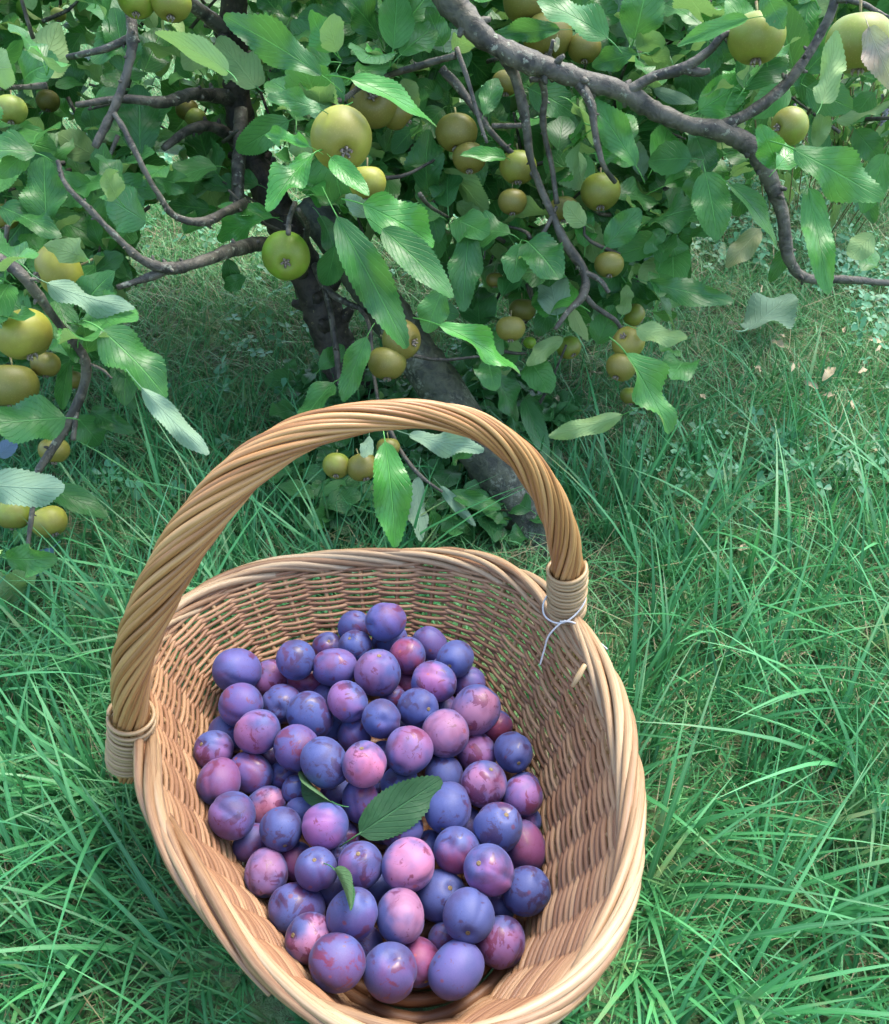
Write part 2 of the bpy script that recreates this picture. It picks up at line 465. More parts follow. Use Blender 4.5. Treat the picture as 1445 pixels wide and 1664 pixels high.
def sheet(name, xs, ys, mat, zf):
    X, Y = np.meshgrid(xs, ys)
    V = np.stack([X, Y, zf(X, Y)], -1).reshape(-1, 3)
    nx, ny = len(xs), len(ys)
    i, j = np.meshgrid(np.arange(ny - 1), np.arange(nx - 1), indexing='ij')
    Q = np.stack([i * nx + j, i * nx + j + 1, (i + 1) * nx + j + 1, (i + 1) * nx + j], -1).reshape(-1, 4)
    return link(name, mesh_np(name, V, Q, mat=mat))
fine = np.linspace(-2.5, 2.5, 90)
gx = np.concatenate([[-60, -30, -15, -8, -4], fine, [4, 8, 15, 30, 60]])
gy = np.concatenate([[-20, -8, -3], np.linspace(-1.0, 5.0, 100), [7, 10, 16, 28, 45, 80]])
g = sheet('ground', gx, gy, M_ground, lambda X, Y: ground_z(X, Y) * ((np.abs(X) < 3) & (Y < 6)))
props(g, 'uneven garden turf under the grass', kind='structure')

# ------------------------------------------------------------------ the basket
SC = 0.84 / 0.94
YC0, Z0, KX, KY = 0.45 * SC, 0.22 * SC, 0.10, -0.20
def on_rim_plane(x, y):
    d = ray(x, y)
    t = (Z0 - KY * YC0 - H) / (d[2] - KY * d[1] - KX * d[0])
    return CAM + d * t
RIM_PX = [(212, 1259), (231, 1311), (254, 1366), (288, 1421), (330, 1494), (375, 1546), (427, 1608), (479, 1646), (560, 1692),
          (700, 1722), (820, 1696), (904, 1650), (963, 1598), (1008, 1529), (1041, 1442), (1053, 1345), (1051, 1286), (1034, 1200),
          (1029, 1147), (1001, 1089), (987, 1054), (945, 1000), (887, 947), (821, 912), (738, 888), (669, 886), (565, 892), (444, 909),
          (358, 936), (288, 971), (244, 1015), (217, 1080), (212, 1172)]
rp = np.array([on_rim_plane(*p) for p in RIM_PX])
BC = np.array([-0.069, 0.58]) * SC
dxy = rp[:, :2] - BC
th_s, r_s = np.arctan2(dxy[:, 1], dxy[:, 0]), np.hypot(dxy[:, 0], dxy[:, 1])
def fbasis(t, K=5):
    return np.stack([np.ones_like(t)] + [fn(k * t) for k in range(1, K + 1) for fn in (np.cos, np.sin)], -1)
FC = np.linalg.lstsq(fbasis(th_s), r_s, rcond=None)[0]
RIM_IN = 0.0105
def rim_r(t): return fbasis(np.asarray(t, float)) @ FC - RIM_IN
NST = 36
tt = np.linspace(0, 2 * math.pi, 2001)
pp = np.stack([rim_r(tt) * np.cos(tt), rim_r(tt) * np.sin(tt)], 1)
arc = np.concatenate([[0], np.cumsum(np.linalg.norm(np.diff(pp, axis=0), axis=1))])
PERIM = arc[-1]
def theta_of(u):
    """u in stake units around the rim -> angle"""
    u = np.asarray(u, float)
    turns = np.floor(u / NST)
    return np.interp((u / NST - turns) * PERIM, arc, tt) + turns * 2 * math.pi
ZB = 0.022
def rim_z(t):
    r = rim_r(t)
    return Z0 + KX * (BC[0] + r * np.cos(t)) + KY * (BC[1] + r * np.sin(t) - YC0) - 0.006
def wall_f(v): return 0.70 + 0.30 * np.asarray(v, float) ** 0.85
def wall(u, v, off=0.0):
    t = theta_of(u)
    f = wall_f(v); r = rim_r(t) * f + off
    z = ZB + (rim_z(t) - ZB) * v
    return np.stack([BC[0] + r * np.cos(t), BC[1] + r * np.sin(t), z + 0 * t], -1)

basket = empty('wicker_basket', (BC[0], BC[1], 0.0), 'large oval wicker basket with tall twisted hoop handle, standing in grass full of plums', 'basket')
# stakes
for k in range(NST):
    v = np.linspace(-0.06, 0.97, 12)
    P = wall(np.full(12, float(k)), np.clip(v, 0, 1))
    P[0, 2] -= 0.008
    tube_obj('stake', P, 0.0027, M_stake, basket, 7)
# rows of weavers, in front of one stake and behind the next
NROW = 33
for rix in range(NROW):
    v = 0.015 + 0.93 * rix / (NROW - 1)
    n_s = NST * 7
    u = np.arange(n_s) / n_s * NST
    t = theta_of(u)
    h = (rim_z(t) - ZB)
    slant = np.sqrt(h ** 2 + (0.30 * rim_r(t)) ** 2)
    pitch = slant * 0.93 / (NROW - 1)
    wob = 0.18 * pitch * np.sin(u * 1.7 + rix * 2.1) + 0.12 * pitch * np.sin(u * 0.53 + rix * 5.3)
    s_ = np.cos(math.pi * (u + rix))
    off = 0.0027 * np.sign(s_) * np.abs(s_) ** 0.8
    P = wall(u, v + wob / slant, off)
    rad = np.clip(pitch * 0.52, 0.0021, 0.0038) * (1 + 0.08 * np.sin(u * 0.9 + rix * 3.3)) * (0.93 + 0.14 * ((rix * 7) % 5) / 4)
    tube_obj('weaver', P, rad, M_rod, basket, 7, closed=True)
# braided border: each rod comes up inside, rolls over the top and tucks in outside
phs = [0, .14, .38, .62, .84, 1.0]
offs = [(-.003, -.022), (-.0075, -.006), (-.003, .0055), (.0045, .006), (.0085, -.001), (.005, -.016)]
for k in range(NST + 6):
    n_s = 26
    p = np.linspace(0, 1, n_s)
    du = NST / (NST + 6)
    rk = np.random.default_rng(900 + k)
    span = rk.uniform(4.8, 8.0)
    u = k * du + rk.uniform(-.35, .35) + p * span
    t = theta_of(u)
    jit = rk.uniform(0.78, 1.22)
    o_ = np.interp(p, phs, [a for a, _ in offs]) * jit; w_ = np.interp(p, phs, [b for _, b in offs]) * jit
    o_ = np.convolve(np.pad(o_, 2, 'edge'), np.ones(5) / 5, 'valid'); w_ = np.convolve(np.pad(w_, 2, 'edge'), np.ones(5) / 5, 'valid')
    o_ = o_ + rk.uniform(-.002, .002); w_ = w_ + 0.0015 * np.sin(p * rk.uniform(6, 14) + k)
    r = rim_r(t) + o_
    P = np.stack([BC[0] + r * np.cos(t), BC[1] + r * np.sin(t), rim_z(t) + w_], -1)
    rad = rk.uniform(0.0031, 0.0047) * np.interp(p, [0, .08, .8, 1], [.75, 1, .9, .55])
    tube_obj('border_rod', P, rad, M_rim, basket, 8)
t = np.arange(240) / 240 * 2 * math.pi
tube_obj('border_core', np.stack([BC[0] + rim_r(t) * np.cos(t), BC[1] + rim_r(t) * np.sin(t), rim_z(t) - 0.005], -1), 0.0056, M_rod, basket, 8, closed=True)
# floor of the basket
g = Geo()
n_s = 90
for q in range(15):
    f = 0.70 * (q + 0.6) / 15
    t = np.arange(n_s) / n_s * 2 * math.pi
    r = rim_r(t) * f
    g.add(*tube(np.stack([BC[0] + r * np.cos(t), BC[1] + r * np.sin(t), ZB + 0.0022 * np.cos(16 * t + q * math.pi)], -1), 0.0060, 6, True))
for k in range(16):
    t = np.array([k / 16 * 2 * math.pi] * 6); r = rim_r(t) * np.linspace(0.02, 0.7, 6)
    g.add(*tube(np.stack([BC[0] + r * np.cos(t), BC[1] + r * np.sin(t), np.full(6, ZB - .002)], -1), 0.004, 6))
props(link('base', g.mesh('base', M_rod), basket), kind='stuff')

# handle
Lp, Rp = on_rim_plane(222, 1180), on_rim_plane(922, 990)
hn = np.cross(Rp - Lp, [0, 0, 1.0]); hn /= np.linalg.norm(hn)
HPX = [(206, 1262, 34), (209, 1225, 52), (214, 1180, 60), (213, 1090, 70), (240, 1000, 80), (290, 900, 84), (345, 820, 82), (410, 755, 76), (490, 706, 68),
       (580, 680, 58), (680, 673, 52), (770, 690, 52), (840, 735, 54), (885, 795, 57), (912, 860, 58), (922, 925, 56), (921, 975, 52), (925, 1020, 42), (940, 1072, 22)]
hp, hr = [], []
for x, y, w in HPX:
    d = ray(x, y); t = ((Lp - CAM) @ hn) / (d @ hn)
    hp.append(CAM + d * t); hr.append(w * t / F_PX / 2 * 0.92)
hp = np.array(hp); NH = 220
hc = catmull(hp, NH); hrr = catmull(np.array(hr)[:, None], NH)[:, 0]
# lower ends bend inside the border (right) and outside it (left)
handle = link('handle', None, basket) if False else None
ht = np.gradient(hc, axis=0); ht /= np.linalg.norm(ht, axis=1)[:, None]
toward = hn if hn @ (CAM - hc[NH // 2]) > 0 else -hn
hB = np.tile(toward, (NH, 1))
hN = np.cross(hB, ht); hN /= np.linalg.norm(hN, axis=1)[:, None]
if hN[NH // 2][2] < 0: hN = -hN
hs = np.concatenate([[0], np.cumsum(np.linalg.norm(np.diff(hc, axis=0), axis=1))]); HL = hs[-1]
g = Geo(); g.add(*tube(hc, hrr * 0.74, 12))
handle = link('handle', g.mesh('handle', M_han), basket)
NSTR = 16
for k in range(NSTR):
    ph = 2 * math.pi * k / NSTR + 2 * math.pi * 3.1 * (hs / HL)
    ph = ph + 0.08 * np.sin(hs / HL * 17 + k * 1.9)
    rs = hrr * math.sin(math.pi / NSTR) / (1 + math.sin(math.pi / NSTR)) * 1.10 * (1 + 0.10 * math.sin(k * 2.2))
    rr_ = hrr - rs + 0.0006 * np.sin(k * 4.1 + hs * 30)
    P = hc + (hN * np.cos(ph)[:, None] + hB * np.sin(ph)[:, None]) * rr_[:, None]
    g = Geo(); g.add(*tube(P, rs, 8))
    o = bpy.data.objects.new('strand', g.mesh('strand', M_han)); col.objects.link(o); o.parent = handle
def binding(name, y0, y1, side, turns, extra, wr):
    ys = np.array([project(p)[1] for p in hc]); xs_ = np.array([project(p)[0] for p in hc])
    sel = np.where((ys >= y0) & (ys <= y1) & ((xs_ < 600) if side == 'l' else (xs_ > 700)))[0]
    i0, i1 = sel[0], sel[-1]
    n_s = turns * 26
    q = np.linspace(i0, i1, n_s)
    def it(A): return np.stack([np.interp(q, np.arange(NH), A[:, c]) for c in range(A.shape[1])], 1)
    c, Nn, Bb, rr_ = it(hc), it(hN), it(hB), np.interp(q, np.arange(NH), hrr)
    ph = np.linspace(0, turns * 2 * math.pi, n_s)
    rmax = rr_.max()
    base = 0.5 * rr_ + 0.5 * rmax + extra + wr * 0.8 + 0.0006 * np.sin(ph * 0.37)
    P = c + (Nn * np.cos(ph)[:, None] + Bb * np.sin(ph)[:, None]) * base[:, None]
    return tube_obj(name, P, wr, M_bind, basket, 7)
binding('cane_binding', 1150, 1238, 'l', 13, 0.0022, 0.0020)
binding('cane_binding', 918, 996, 'r', 13, 0.0012, 0.0020)

# twine knotted under the right binding
td = project(hc[int(NH * 0.93)])[2] - 0.036
def tw(pts, dd=0.0): return catmull([at_depth(x, y, td + dz + dd) for x, y, dz in pts], 40)
twine = empty('twine', at_depth(915, 1012, td), 'thin white twine tied in a loose cross below the right handle binding', 'string')
tube_obj('loop', tw([(897, 958, .012), (884, 978, .003), (884, 998, 0), (897, 1010, -.001), (915, 1012, -.002), (935, 999, -.001), (950, 978, .002), (952, 955, .014)]), 0.0009, M_twine, twine, 6)
tube_obj('tail', tw([(919, 1008, -.003), (905, 1018, -.002), (891, 1035, .0), (885, 1055, .004), (878, 1080, .008)]), 0.0009, M_twine, twine, 6)
tube_obj('tail', tw([(910, 1010, -.003), (930, 1011, -.003), (952, 1023, .0), (970, 1040, .002), (987, 1055, .003)]), 0.0009, M_twine, twine, 6)

# a cut rod end poking out
g = Geo(); a, b_ = at_depth(951, 1080, 0.80), at_depth(930, 1116, 0.80)
g.add(*tube(np.array([a, (a + b_) / 2, b_]), [0.0020, 0.0026, 0.0018], 6))
link('rod_end', g.mesh('rod_end', M_bind), basket)

# ------------------------------------------------------------------ plums
B, L_, P_, K, Rd, V = (0.09, 0.075, 0.26), (0.15, 0.09, 0.30), (0.36, 0.11, 0.28), (0.50, 0.17, 0.27), (0.26, 0.025, 0.075), (0.13, 0.045, 0.19)
# x, y, diameter, blush colour, blush amount, layer (0 top, 1 lower, 2 deep), turn of the cheek towards the viewer, label
PL = [
 (385,1090,72,L_,.45,0,.2,'big blue plum with a dark smudge at the upper left, against the wicker'),
 (439,1103,58,P_,.95,1,1,'rosy pink plum just right of the big blue one at the upper left'),
 (481,1072,61,L_,.35,0,0,'round lavender-blue plum lying alone before the ribbed back wall'),
 (532,1051,48,V,.7,1,.5,'small mauve plum half hidden behind its neighbour in the top row'),
 (544,1085,63,L_,.75,0,.8,'mauve plum with one red dot, standing upright in the top row'),
 (504,1113,58,Rd,.9,1,.8,'red plum with rubbed bloom tucked under the upright mauve plum'),
 (575,1019,50,V,.7,1,.5,'small purple plum at the back, left of the rearmost plum'),
 (578,1051,53,B,.1,0,0,'dark blue mottled plum directly below the small purple one at the back'),
 (392,1146,67,V,.65,0,.6,'dusty mauve plum with red dots below the big blue plum at the left'),
 (458,1144,64,L_,.25,1,0,'smooth pale blue plum between a mauve and a dark bruised plum'),
 (504,1163,71,V,.25,0,-.5,'dark bruised plum with shiny purple skin in the upper left'),
 (565,1140,63,P_,.7,0,.9,'lilac plum with a pink cheek and two red spots near its foot'),
 (419,1189,69,P_,.8,0,1,'plum with a glowing pink cheek overlapping its blue neighbour at the left'),
 (370,1194,62,L_,.4,1,.2,'lavender plum peeping out behind the pink cheeked one at the left'),
 (347,1219,61,P_,.7,0,.7,'mauve plum with orange scratches, leftmost but one against the wall'),
 (481,1215,73,V,.6,0,.4,'purple plum with a broad dark red band across its middle'),
 (528,1240,74,B,.05,0,-1,'large deep blue plum with round grey spots left of the pale pink plum'),
 (410,1256,65,L_,.85,1,.8,'plain lilac plum in the left part, right of a dark red one'),
 (352,1272,68,Rd,.6,0,.5,'dark wine red mottled plum touching the left wall'),
 (592,1242,69,K,1.0,0,1.6,'palest bright pink plum of all, in the middle of the heap'),
 (577,1193,56,L_,.7,1,.6,'lilac plum with small red spots above the palest pink one'),
 (460,1264,50,V,.5,2,.3,'purple plum sunk low beside the small standing leaf'),
 (481,1283,46,B,.2,2,0,'dusky blue plum sunk behind the small standing leaf'),
 (431,1310,62,K,.95,1,1.3,'bright pink plum with a red spot behind a two-toned one at the left'),
 (627,1010,60,L_,.55,0,.3,'rearmost plum, blue and mauve, at the very top of the heap'),
 (634,1040,57,B,.35,1,.1,'blue plum squeezed under the rearmost plum'),
 (614,1093,73,P_,.65,0,.9,'big mauve plum with fine red streaks on its crown'),
 (663,1066,58,Rd,.95,0,1,'glowing crimson plum in the upper rows'),
 (699,1050,56,V,.55,1,.3,'mauve and blue plum behind the crimson one'),
 (740,1072,60,B,.2,0,-.3,'slate blue plum with a brown hole at its stem end'),
 (705,1108,66,P_,.8,0,1,'pinkish mauve plum marked with a faint ring'),
 (762,1112,54,L_,.75,1,.8,'small mauve plum at the upper right edge against the wicker'),
 (660,1110,46,Rd,.7,2,.7,'dark red plum sunk between crimson and blue neighbours'),
 (639,1133,40,V,.6,2,.6,'little mauve plum seen deep between two large blue ones'),
 (679,1150,64,B,.1,0,-1,'blue plum with a dark slanting scratch and a white fleck'),
 (620,1168,65,V,.4,0,-.2,'blue-purple plum with a dark flank, left of the scratched one'),
 (773,1156,76,K,.8,0,1.4,'large peach pink plum with an orange patch, at the upper right'),
 (806,1181,50,Rd,1.0,1,1,'red plum mostly hidden behind the large peach pink one'),
 (724,1192,74,K,.62,0,1,'peach and lavender plum left below the large peach pink one'),
 (665,1219,76,P_,.75,0,1.1,'large pink lavender plum right of the palest pink one'),
 (773,1223,66,P_,.72,1,1,'lilac pink plum above the plum with orange spots'),
 (834,1222,63,B,.0,0,-1.5,'evenly powder blue plum at the right edge of the heap'),
 (722,1260,62,B,.1,1,-.4,'dark blue plum in the gap above the big leaf tip'),
 (787,1274,71,K,.75,0,1.2,'pale pink plum with orange spots on its crown'),
 (849,1293,62,P_,.78,0,.9,'lilac plum freckled red, against the right wall'),
 (650,1275,62,B,.1,1,-.6,'creased blue plum partly covered by the big leaf'),
 (722,1150,44,V,.5,2,.2,'dusky plum sunk below the one with the faint ring'),
 (586,1302,62,V,.7,1,.7,'violet plum with a brown spot left of the big leaf'),
 (728,1313,76,B,.25,0,-.2,'dark blue plum with brown patches, right of the big leaf'),
 (377,1325,71,P_,.5,0,.5,'two-toned plum, blue above and rosy below, by the left wall'),
 (457,1347,67,B,.1,0,-.6,'blue plum with a small woody scar at its foot, in the left half'),
 (528,1342,74,P_,.72,0,1.1,'upright pink streaked plum just below the small standing leaf'),
 (487,1318,44,B,.2,2,0,'small blue plum peeping over the scarred blue one'),
 (404,1372,56,V,.45,1,.3,'dull purple plum below the two-toned plum'),
 (424,1428,70,K,.55,0,.9,'purple plum with a yellow split, at the lower left wall'),
 (479,1408,58,Rd,.6,1,.6,'magenta plum tucked behind two purple ones at the lower left'),
 (514,1412,67,V,.6,0,.5,'even purple plum left above the small curled leaf'),
 (586,1405,73,P_,.55,0,.5,'large plum with a deep crease, blue left and pink right'),
 (485,1479,87,V,.3,0,-.3,'biggest blue-violet plum, at the lower left'),
 (570,1488,80,V,.5,0,.4,'purple plum on whose crown the small curled leaf rests'),
 (507,1524,78,K,.8,0,1,'plum with an orange red cheek near the lower left rim'),
 (548,1564,83,V,.65,0,.7,'violet plum in front of the orange cheeked one, near the front rim'),
 (594,1535,56,L_,.85,1,.8,'lilac plum half hidden between two violet plums at the front'),
 (563,1360,44,V,.6,2,.5,'mauve plum glimpsed right of the pink streaked one'),
 (536,1451,54,B,.2,2,-.3,'shadowed blue plum under the even purple one'),
 (547,1386,42,V,.5,2,.4,'shadowed mauve plum between a pink streaked and a creased plum'),
 (653,1345,64,L_,.4,1,.3,'pale blue-lilac plum under the lower edge of the big leaf'),
 (664,1406,81,K,.85,0,1.3,'large pink plum with one red spot, lower centre'),
 (742,1381,73,Rd,.85,0,1,'rosy red plum with a rough tan patch, lower centre right'),
 (810,1344,78,B,.25,0,-.2,'large slate blue plum with purple smears, right of centre'),
 (873,1384,73,Rd,.65,0,.6,'purple plum with a red patch, furthest right in the heap'),
 (795,1415,80,P_,.85,0,1.1,'magenta pink plum with a red tear shaped patch'),
 (855,1449,75,B,.05,0,-1,'blue plum with one brown blotch at the lower right wall'),
 (716,1456,80,B,.0,1,-1.5,'inky blue plum behind the one with the stem scar'),
 (762,1488,81,B,.05,0,-1,'blue plum showing its round tan stem scar to the viewer'),
 (813,1531,79,P_,.7,1,.9,'egg shaped lilac plum at the lower right'),
 (651,1488,78,K,.6,0,1,'lilac plum with a long tan scar on its left side'),
 (742,1575,84,L_,.4,0,.4,'round blue-violet plum with one red mark, at the front'),
 (634,1580,87,V,.65,0,.7,'large violet plum nearest the front rim'),
 (680,1563,70,Rd,.75,1,.7,'magenta plum wedged between the two front plums'),
 (813,1474,48,B,.15,2,0,'small pale blue plum behind the egg shaped lilac one'),
 (722,1527,52,V,.5,2,.4,'shadowed purple plum behind the blue-violet front plum'),
 (611,1441,54,B,.2,2,0,'shadowed blue plum under the creased one'),
 (697,1374,48,B,.1,2,0,'deep lying blue plum left of the rosy red one'),
 (856,1341,44,P_,.7,2,.7,'pink plum glimpsed behind the slate blue one at the right'),
 (545,1288,48,V,.3,2,.1,'dusky plum seen behind the small standing leaf'),
 (711,1224,46,B,.2,2,0,'deep lying blue plum between the peach and lilac pink ones'),
 (435,1226,48,V,.4,2,.2,'dusky mauve plum under the one with the dark red band'),
 (524,1137,44,L_,.3,2,.2,'pale plum glimpsed between the bruised and the pink cheeked one'),
]
NP = len(PL)
pos, rad_, home = [], [], []
for x, y, dpx, cc, am, lay, turn, lab in PL:
    # heap surface: higher in the middle
    q = at_z(x, y, 0.07)
    fr = np.hypot(*(q[:2] - BC)) / float(rim_r(np.arctan2(q[1] - BC[1], q[0] - BC[0])))
    z = 0.058 + 0.034 * max(0, 1 - (fr / 0.72) ** 2) - 0.020 * lay
    dep = depth_at_z(x, y, z)
    pos.append(at_depth(x, y, dep)); rad_.append(dpx * dep / F_PX / 2 * 1.03)
pos = np.array(pos); rad_ = np.array(rad_); nhand = NP
rays = np.array([ray(a[0], a[1]) for a in PL]); rays /= np.linalg.norm(rays, axis=1)[:, None]
def keep_in(p, r):
    p[:, 2] = np.maximum(p[:, 2], ZB + 0.006 + r)
    d = p[:, :2] - BC; th = np.arctan2(d[:, 1], d[:, 0]); rr_ = np.hypot(d[:, 0], d[:, 1])
    zt = rim_z(th); v = np.clip((p[:, 2] - ZB) / (zt - ZB), 0, 1)
    lim = rim_r(th) * wall_f(v) - r - 0.004
    k = np.where(rr_ > lim, lim / rr_, 1.0)
    p[:, :2] = BC + d * k[:, None]
    return p
lay_ = np.array([a[5] for a in PL])
for itn in range(160):
    D = pos[:, None] - pos[None]; dist = np.linalg.norm(D, axis=2) + np.eye(NP)
    need = (rad_[:, None] + rad_[None]) * 0.962
    ov = np.maximum(need - dist, 0) * (1 - np.eye(NP))
    push = (D / dist[..., None] * ov[..., None] * 0.45).sum(1)
    # lower layers give way downwards along the line of sight
    yld = ((lay_[:, None] - lay_[None]) * ov).clip(0).sum(1)
    pos = pos + push + rays * (yld * 0.5)[:, None]
    along = ((pos - CAM) * rays).sum(1)
    onray = CAM + rays * along[:, None]
    pos = pos + (onray - pos) * 0.22
    pos = keep_in(pos, rad_)
# plums that fill the bottom of the basket under the visible ones
fill = []
for z in (ZB + 0.022, ZB + 0.040, ZB + 0.058):
    for a in np.arange(-0.4, 0.4, 0.0385):
        for b_ in np.arange(-0.4, 0.4, 0.036):
            p = np.array([[BC[0] + a + (0.019 if int(round(b_ / 0.036)) % 2 else 0), BC[1] + b_, z]]); r = 0.0165
            q = keep_in(p.copy(), np.array([r]))
            if np.linalg.norm(q - p) > 0.006: continue
            allp = np.concatenate([pos, np.array([f_[0] for f_ in fill]).reshape(-1, 3)]); allr = np.concatenate([rad_, [f_[1] for f_ in fill]])
            if (np.linalg.norm(allp - q, axis=1) < (allr + r) * 0.86).any(): continue
            # only where the heap lies above it
            if not ((np.linalg.norm(pos[:, :2] - q[0, :2], axis=1) < 0.03) & (pos[:, 2] > z)).any(): continue
            fill.append((q[0], r))

def plum_mesh(seed):
    r_ = np.random.default_rng(seed)
    nu, nv = 60, 26
    V_, uv = [], []
    el = 1.0 + r_.uniform(0.05, 0.19)
    for i in range(nv + 1):
        ph = math.pi * i / nv
        for j in range(nu):
            t = 2 * math.pi * j / nu
            rr_ = 1.0
            dt = abs((t - 0.9 + math.pi) % (2 * math.pi) - math.pi)
            rr_ -= (0.055 * math.exp(-(dt / 0.15) ** 2) - 0.012 * math.exp(-((dt - .38) / 0.2) ** 2)) * max(math.sin(ph), 0.0) ** 0.5
            x = rr_ * math.sin(ph) * math.cos(t); y = rr_ * math.sin(ph) * math.sin(t) * (1 + 0.03 * math.sin(seed)); z = math.cos(ph) * el
            top = math.exp(-(ph / 0.26) ** 2); z -= 0.15 * top
            z += 0.03 * math.exp(-((math.pi - ph) / 0.3) ** 2)
            n_ = 1 + 0.024 * math.sin(3 * x + seed) * math.cos(2.5 * y + seed * 2) + 0.012 * math.sin(4 * z + seed)
            V_.append((x * n_, y * n_, z * n_)); uv.append((j / nu, i / nv))
    V_ = np.array(V_) * 0.02 / 1.02                        # built at a 2 cm radius, scaled by the object
    i, j = np.meshgrid(np.arange(nv), np.arange(nu), indexing='ij')
    Q = np.stack([i * nu + j, (i + 1) * nu + j, (i + 1) * nu + (j + 1) % nu, i * nu + (j + 1) % nu], -1).reshape(-1, 4)
    return mesh_np('plum', V_, Q, uv=uv, mat=M_plum)
plum_meshes = [plum_mesh(s) for s in range(6)]

def frame_from(zdir, xhint):
    z = Vector(zdir).normalized(); x = Vector(xhint); x = (x - z * x.dot(z)).normalized()
    y = z.cross(x)
    return Matrix((x, y, z)).transposed().to_4x4()

# stem scar facing given way in camera terms (right, up, toward)
STEM = {75 - 1: None}
stem_dirs = {74: (-.05, -.30, .95), 50: (.30, -.62, .70), 57: (-.05, .72, .65), 29: (-.28, -.2, .9), 77: (.6, .5, -.4)}
for _i, _d in ((3, (.2, .5, .8)), (7, (-.3, .6, .7)), (14, (-.5, .5, .7)), (19, (-.1, .9, .5)), (26, (.1, .85, .5)), (34, (.5, .1, .8)), (41, (.2, -.3, .9)), (43, (.3, .8, .5)), (48, (-.2, -.7, .7)), (56, (0, .7, .7)), (60, (-.6, .4, .6)), (62, (-.4, -.3, .8)), (69, (.3, .7, .6)), (71, (-.4, .5, .7)), (73, (.4, .6, .7)), (79, (.4, -.6, .7)), (80, (-.5, -.3, .8))):
    stem_dirs[_i] = _d
scar_g = Geo()
for k in range(3):
    a = np.linspace(0, 2 * math.pi, 12, endpoint=False); r0 = [0.0012, 0.0019, 0.0021][k]; z0 = [0.0179, 0.0177, 0.0165][k]
    scar_g.add(np.stack([r0 * np.cos(a), r0 * np.sin(a), np.full(12, z0)], 1))
sv = np.concatenate([scar_g.v[0], scar_g.v[1], scar_g.v[2], [[0, 0, 0.0172]]])
sq = [(k * 12 + j, k * 12 + (j + 1) % 12, (k + 1) * 12 + (j + 1) % 12, (k + 1) * 12 + j) for k in (0, 1) for j in range(12)]
scar_me = mesh_np('stem_scar', sv, [q[::-1] for q in sq], [(j, (j + 1) % 12, 36) for j in range(12)], mat=M_scar)
def cam_vec(a, b, c):   # right, up, toward the viewer
    return RGT * a + UPV * b - FWD * c
for i, (x, y, dpx, cc, am, lay, turn, lab) in enumerate(PL):
    r_ = np.random.default_rng(100 + i)
    xh = cam_vec(r_.uniform(-.5, .5), r_.uniform(-.4, .5), turn + .001)   # rosy cheek direction
    if i in stem_dirs: zd = cam_vec(*stem_dirs[i])
    else:
        zd = r_.normal(size=3)
        zd = zd - 0.6 * xh * (zd @ xh) / (xh @ xh)
    M = Matrix.Translation(Vector(pos[i])) @ frame_from(zd, xh) @ Matrix.Scale(rad_[i] / 0.02, 4)
    o = link('plum', plum_meshes[i % 6], None, M)
    o.color = (*[min(1, c * r_.uniform(.9, 1.1)) for c in cc], am)
    props(o, lab, 'plum', 'plums heaped in the wicker basket')
    if i in stem_dirs:
        s = bpy.data.objects.new('stem_scar', scar_me); col.objects.link(s); s.parent = o
        s.location = (0, 0, plum_meshes[i % 6].vertices[0].co.z - 0.0171)
for p, r in fill:
    r_ = np.random.default_rng(int(p[0] * 1e5) % 9999)
    M = Matrix.Translation(Vector(p)) @ frame_from(r_.normal(size=3), r_.normal(size=3)) @ Matrix.Scale(r / 0.02, 4)
    o = link('plum', plum_meshes[int(r_.integers(6))], None, M)
    o.color = (*V, float(r_.uniform(.1, .7)))
    props(o, 'plum at the bottom of the basket, almost wholly covered by the heap', 'plum', 'plums at the bottom of the basket')

# ------------------------------------------------------------------ leaves
def leaf_geo(L, W, nL=42, nW=2, fold=0.25, curl=0.25, wave=0.10, serr=0.05, phase=0.0, twist=0.0, shape=0.85, tip=1.0, stalk=0.26):
    """a leaf along +Y from the origin, upper face +Z"""
    v = np.linspace(0, 1, nL + 1)
    w = np.sin(math.pi * v ** shape) ** 0.55 * (1 - 0.15 * v ** 3) * W / 2
    w[0] = W * 0.02; w[-1] = W * 0.012
    us = np.linspace(-1, 1, 2 * nW + 1)
    V_, uv = [], []
    for i, vi in enumerate(v):
        for u in us:
            e = abs(u)
            ww = w[i] * (1 + (serr if i % 2 else -serr * 0.6) * (e > 0.99) * (0 < i < nL))
            x = ww * u
            y = vi * L + (0.012 * L if (e > .99 and i % 2) else 0)
            z = fold * abs(x) * (1 - .3 * vi) + wave * W * e ** 2 * math.sin(vi * 9.5 + phase + (1.7 if u > 0 else 0)) * math.sin(math.pi * vi)
            z += -curl * L * vi ** 2 + 0.25 * curl * L * vi
            a = twist * vi
            V_.append((x * math.cos(a) - z * math.sin(a) * 0.5, y, z * math.cos(a) + x * math.sin(a)))
            uv.append((u * 0.5 + 0.5, vi))
    m = 2 * nW + 1
    i, j = np.meshgrid(np.arange(nL), np.arange(m - 1), indexing='ij')
    Q = np.stack([i * m + j, i * m + j + 1, (i + 1) * m + j + 1, (i + 1) * m + j], -1).reshape(-1, 4)
    g_ = Geo(); g_.add(V_, Q, None, uv)
    if stalk:
        s = np.linspace(0, 1, 5)
        P = np.stack([0.02 * L * s * s * math.sin(phase), -stalk * L * s + 0.03 * L, -0.10 * L * s ** 2 - 0.004 * L], 1)
        tv = tube(P, 0.012 * L * (1 - .2 * s), 5)
        g_.add(tv[0], tv[1], tv[2], np.tile([0.5, 0.5], (len(tv[0]), 1)))
    return g_

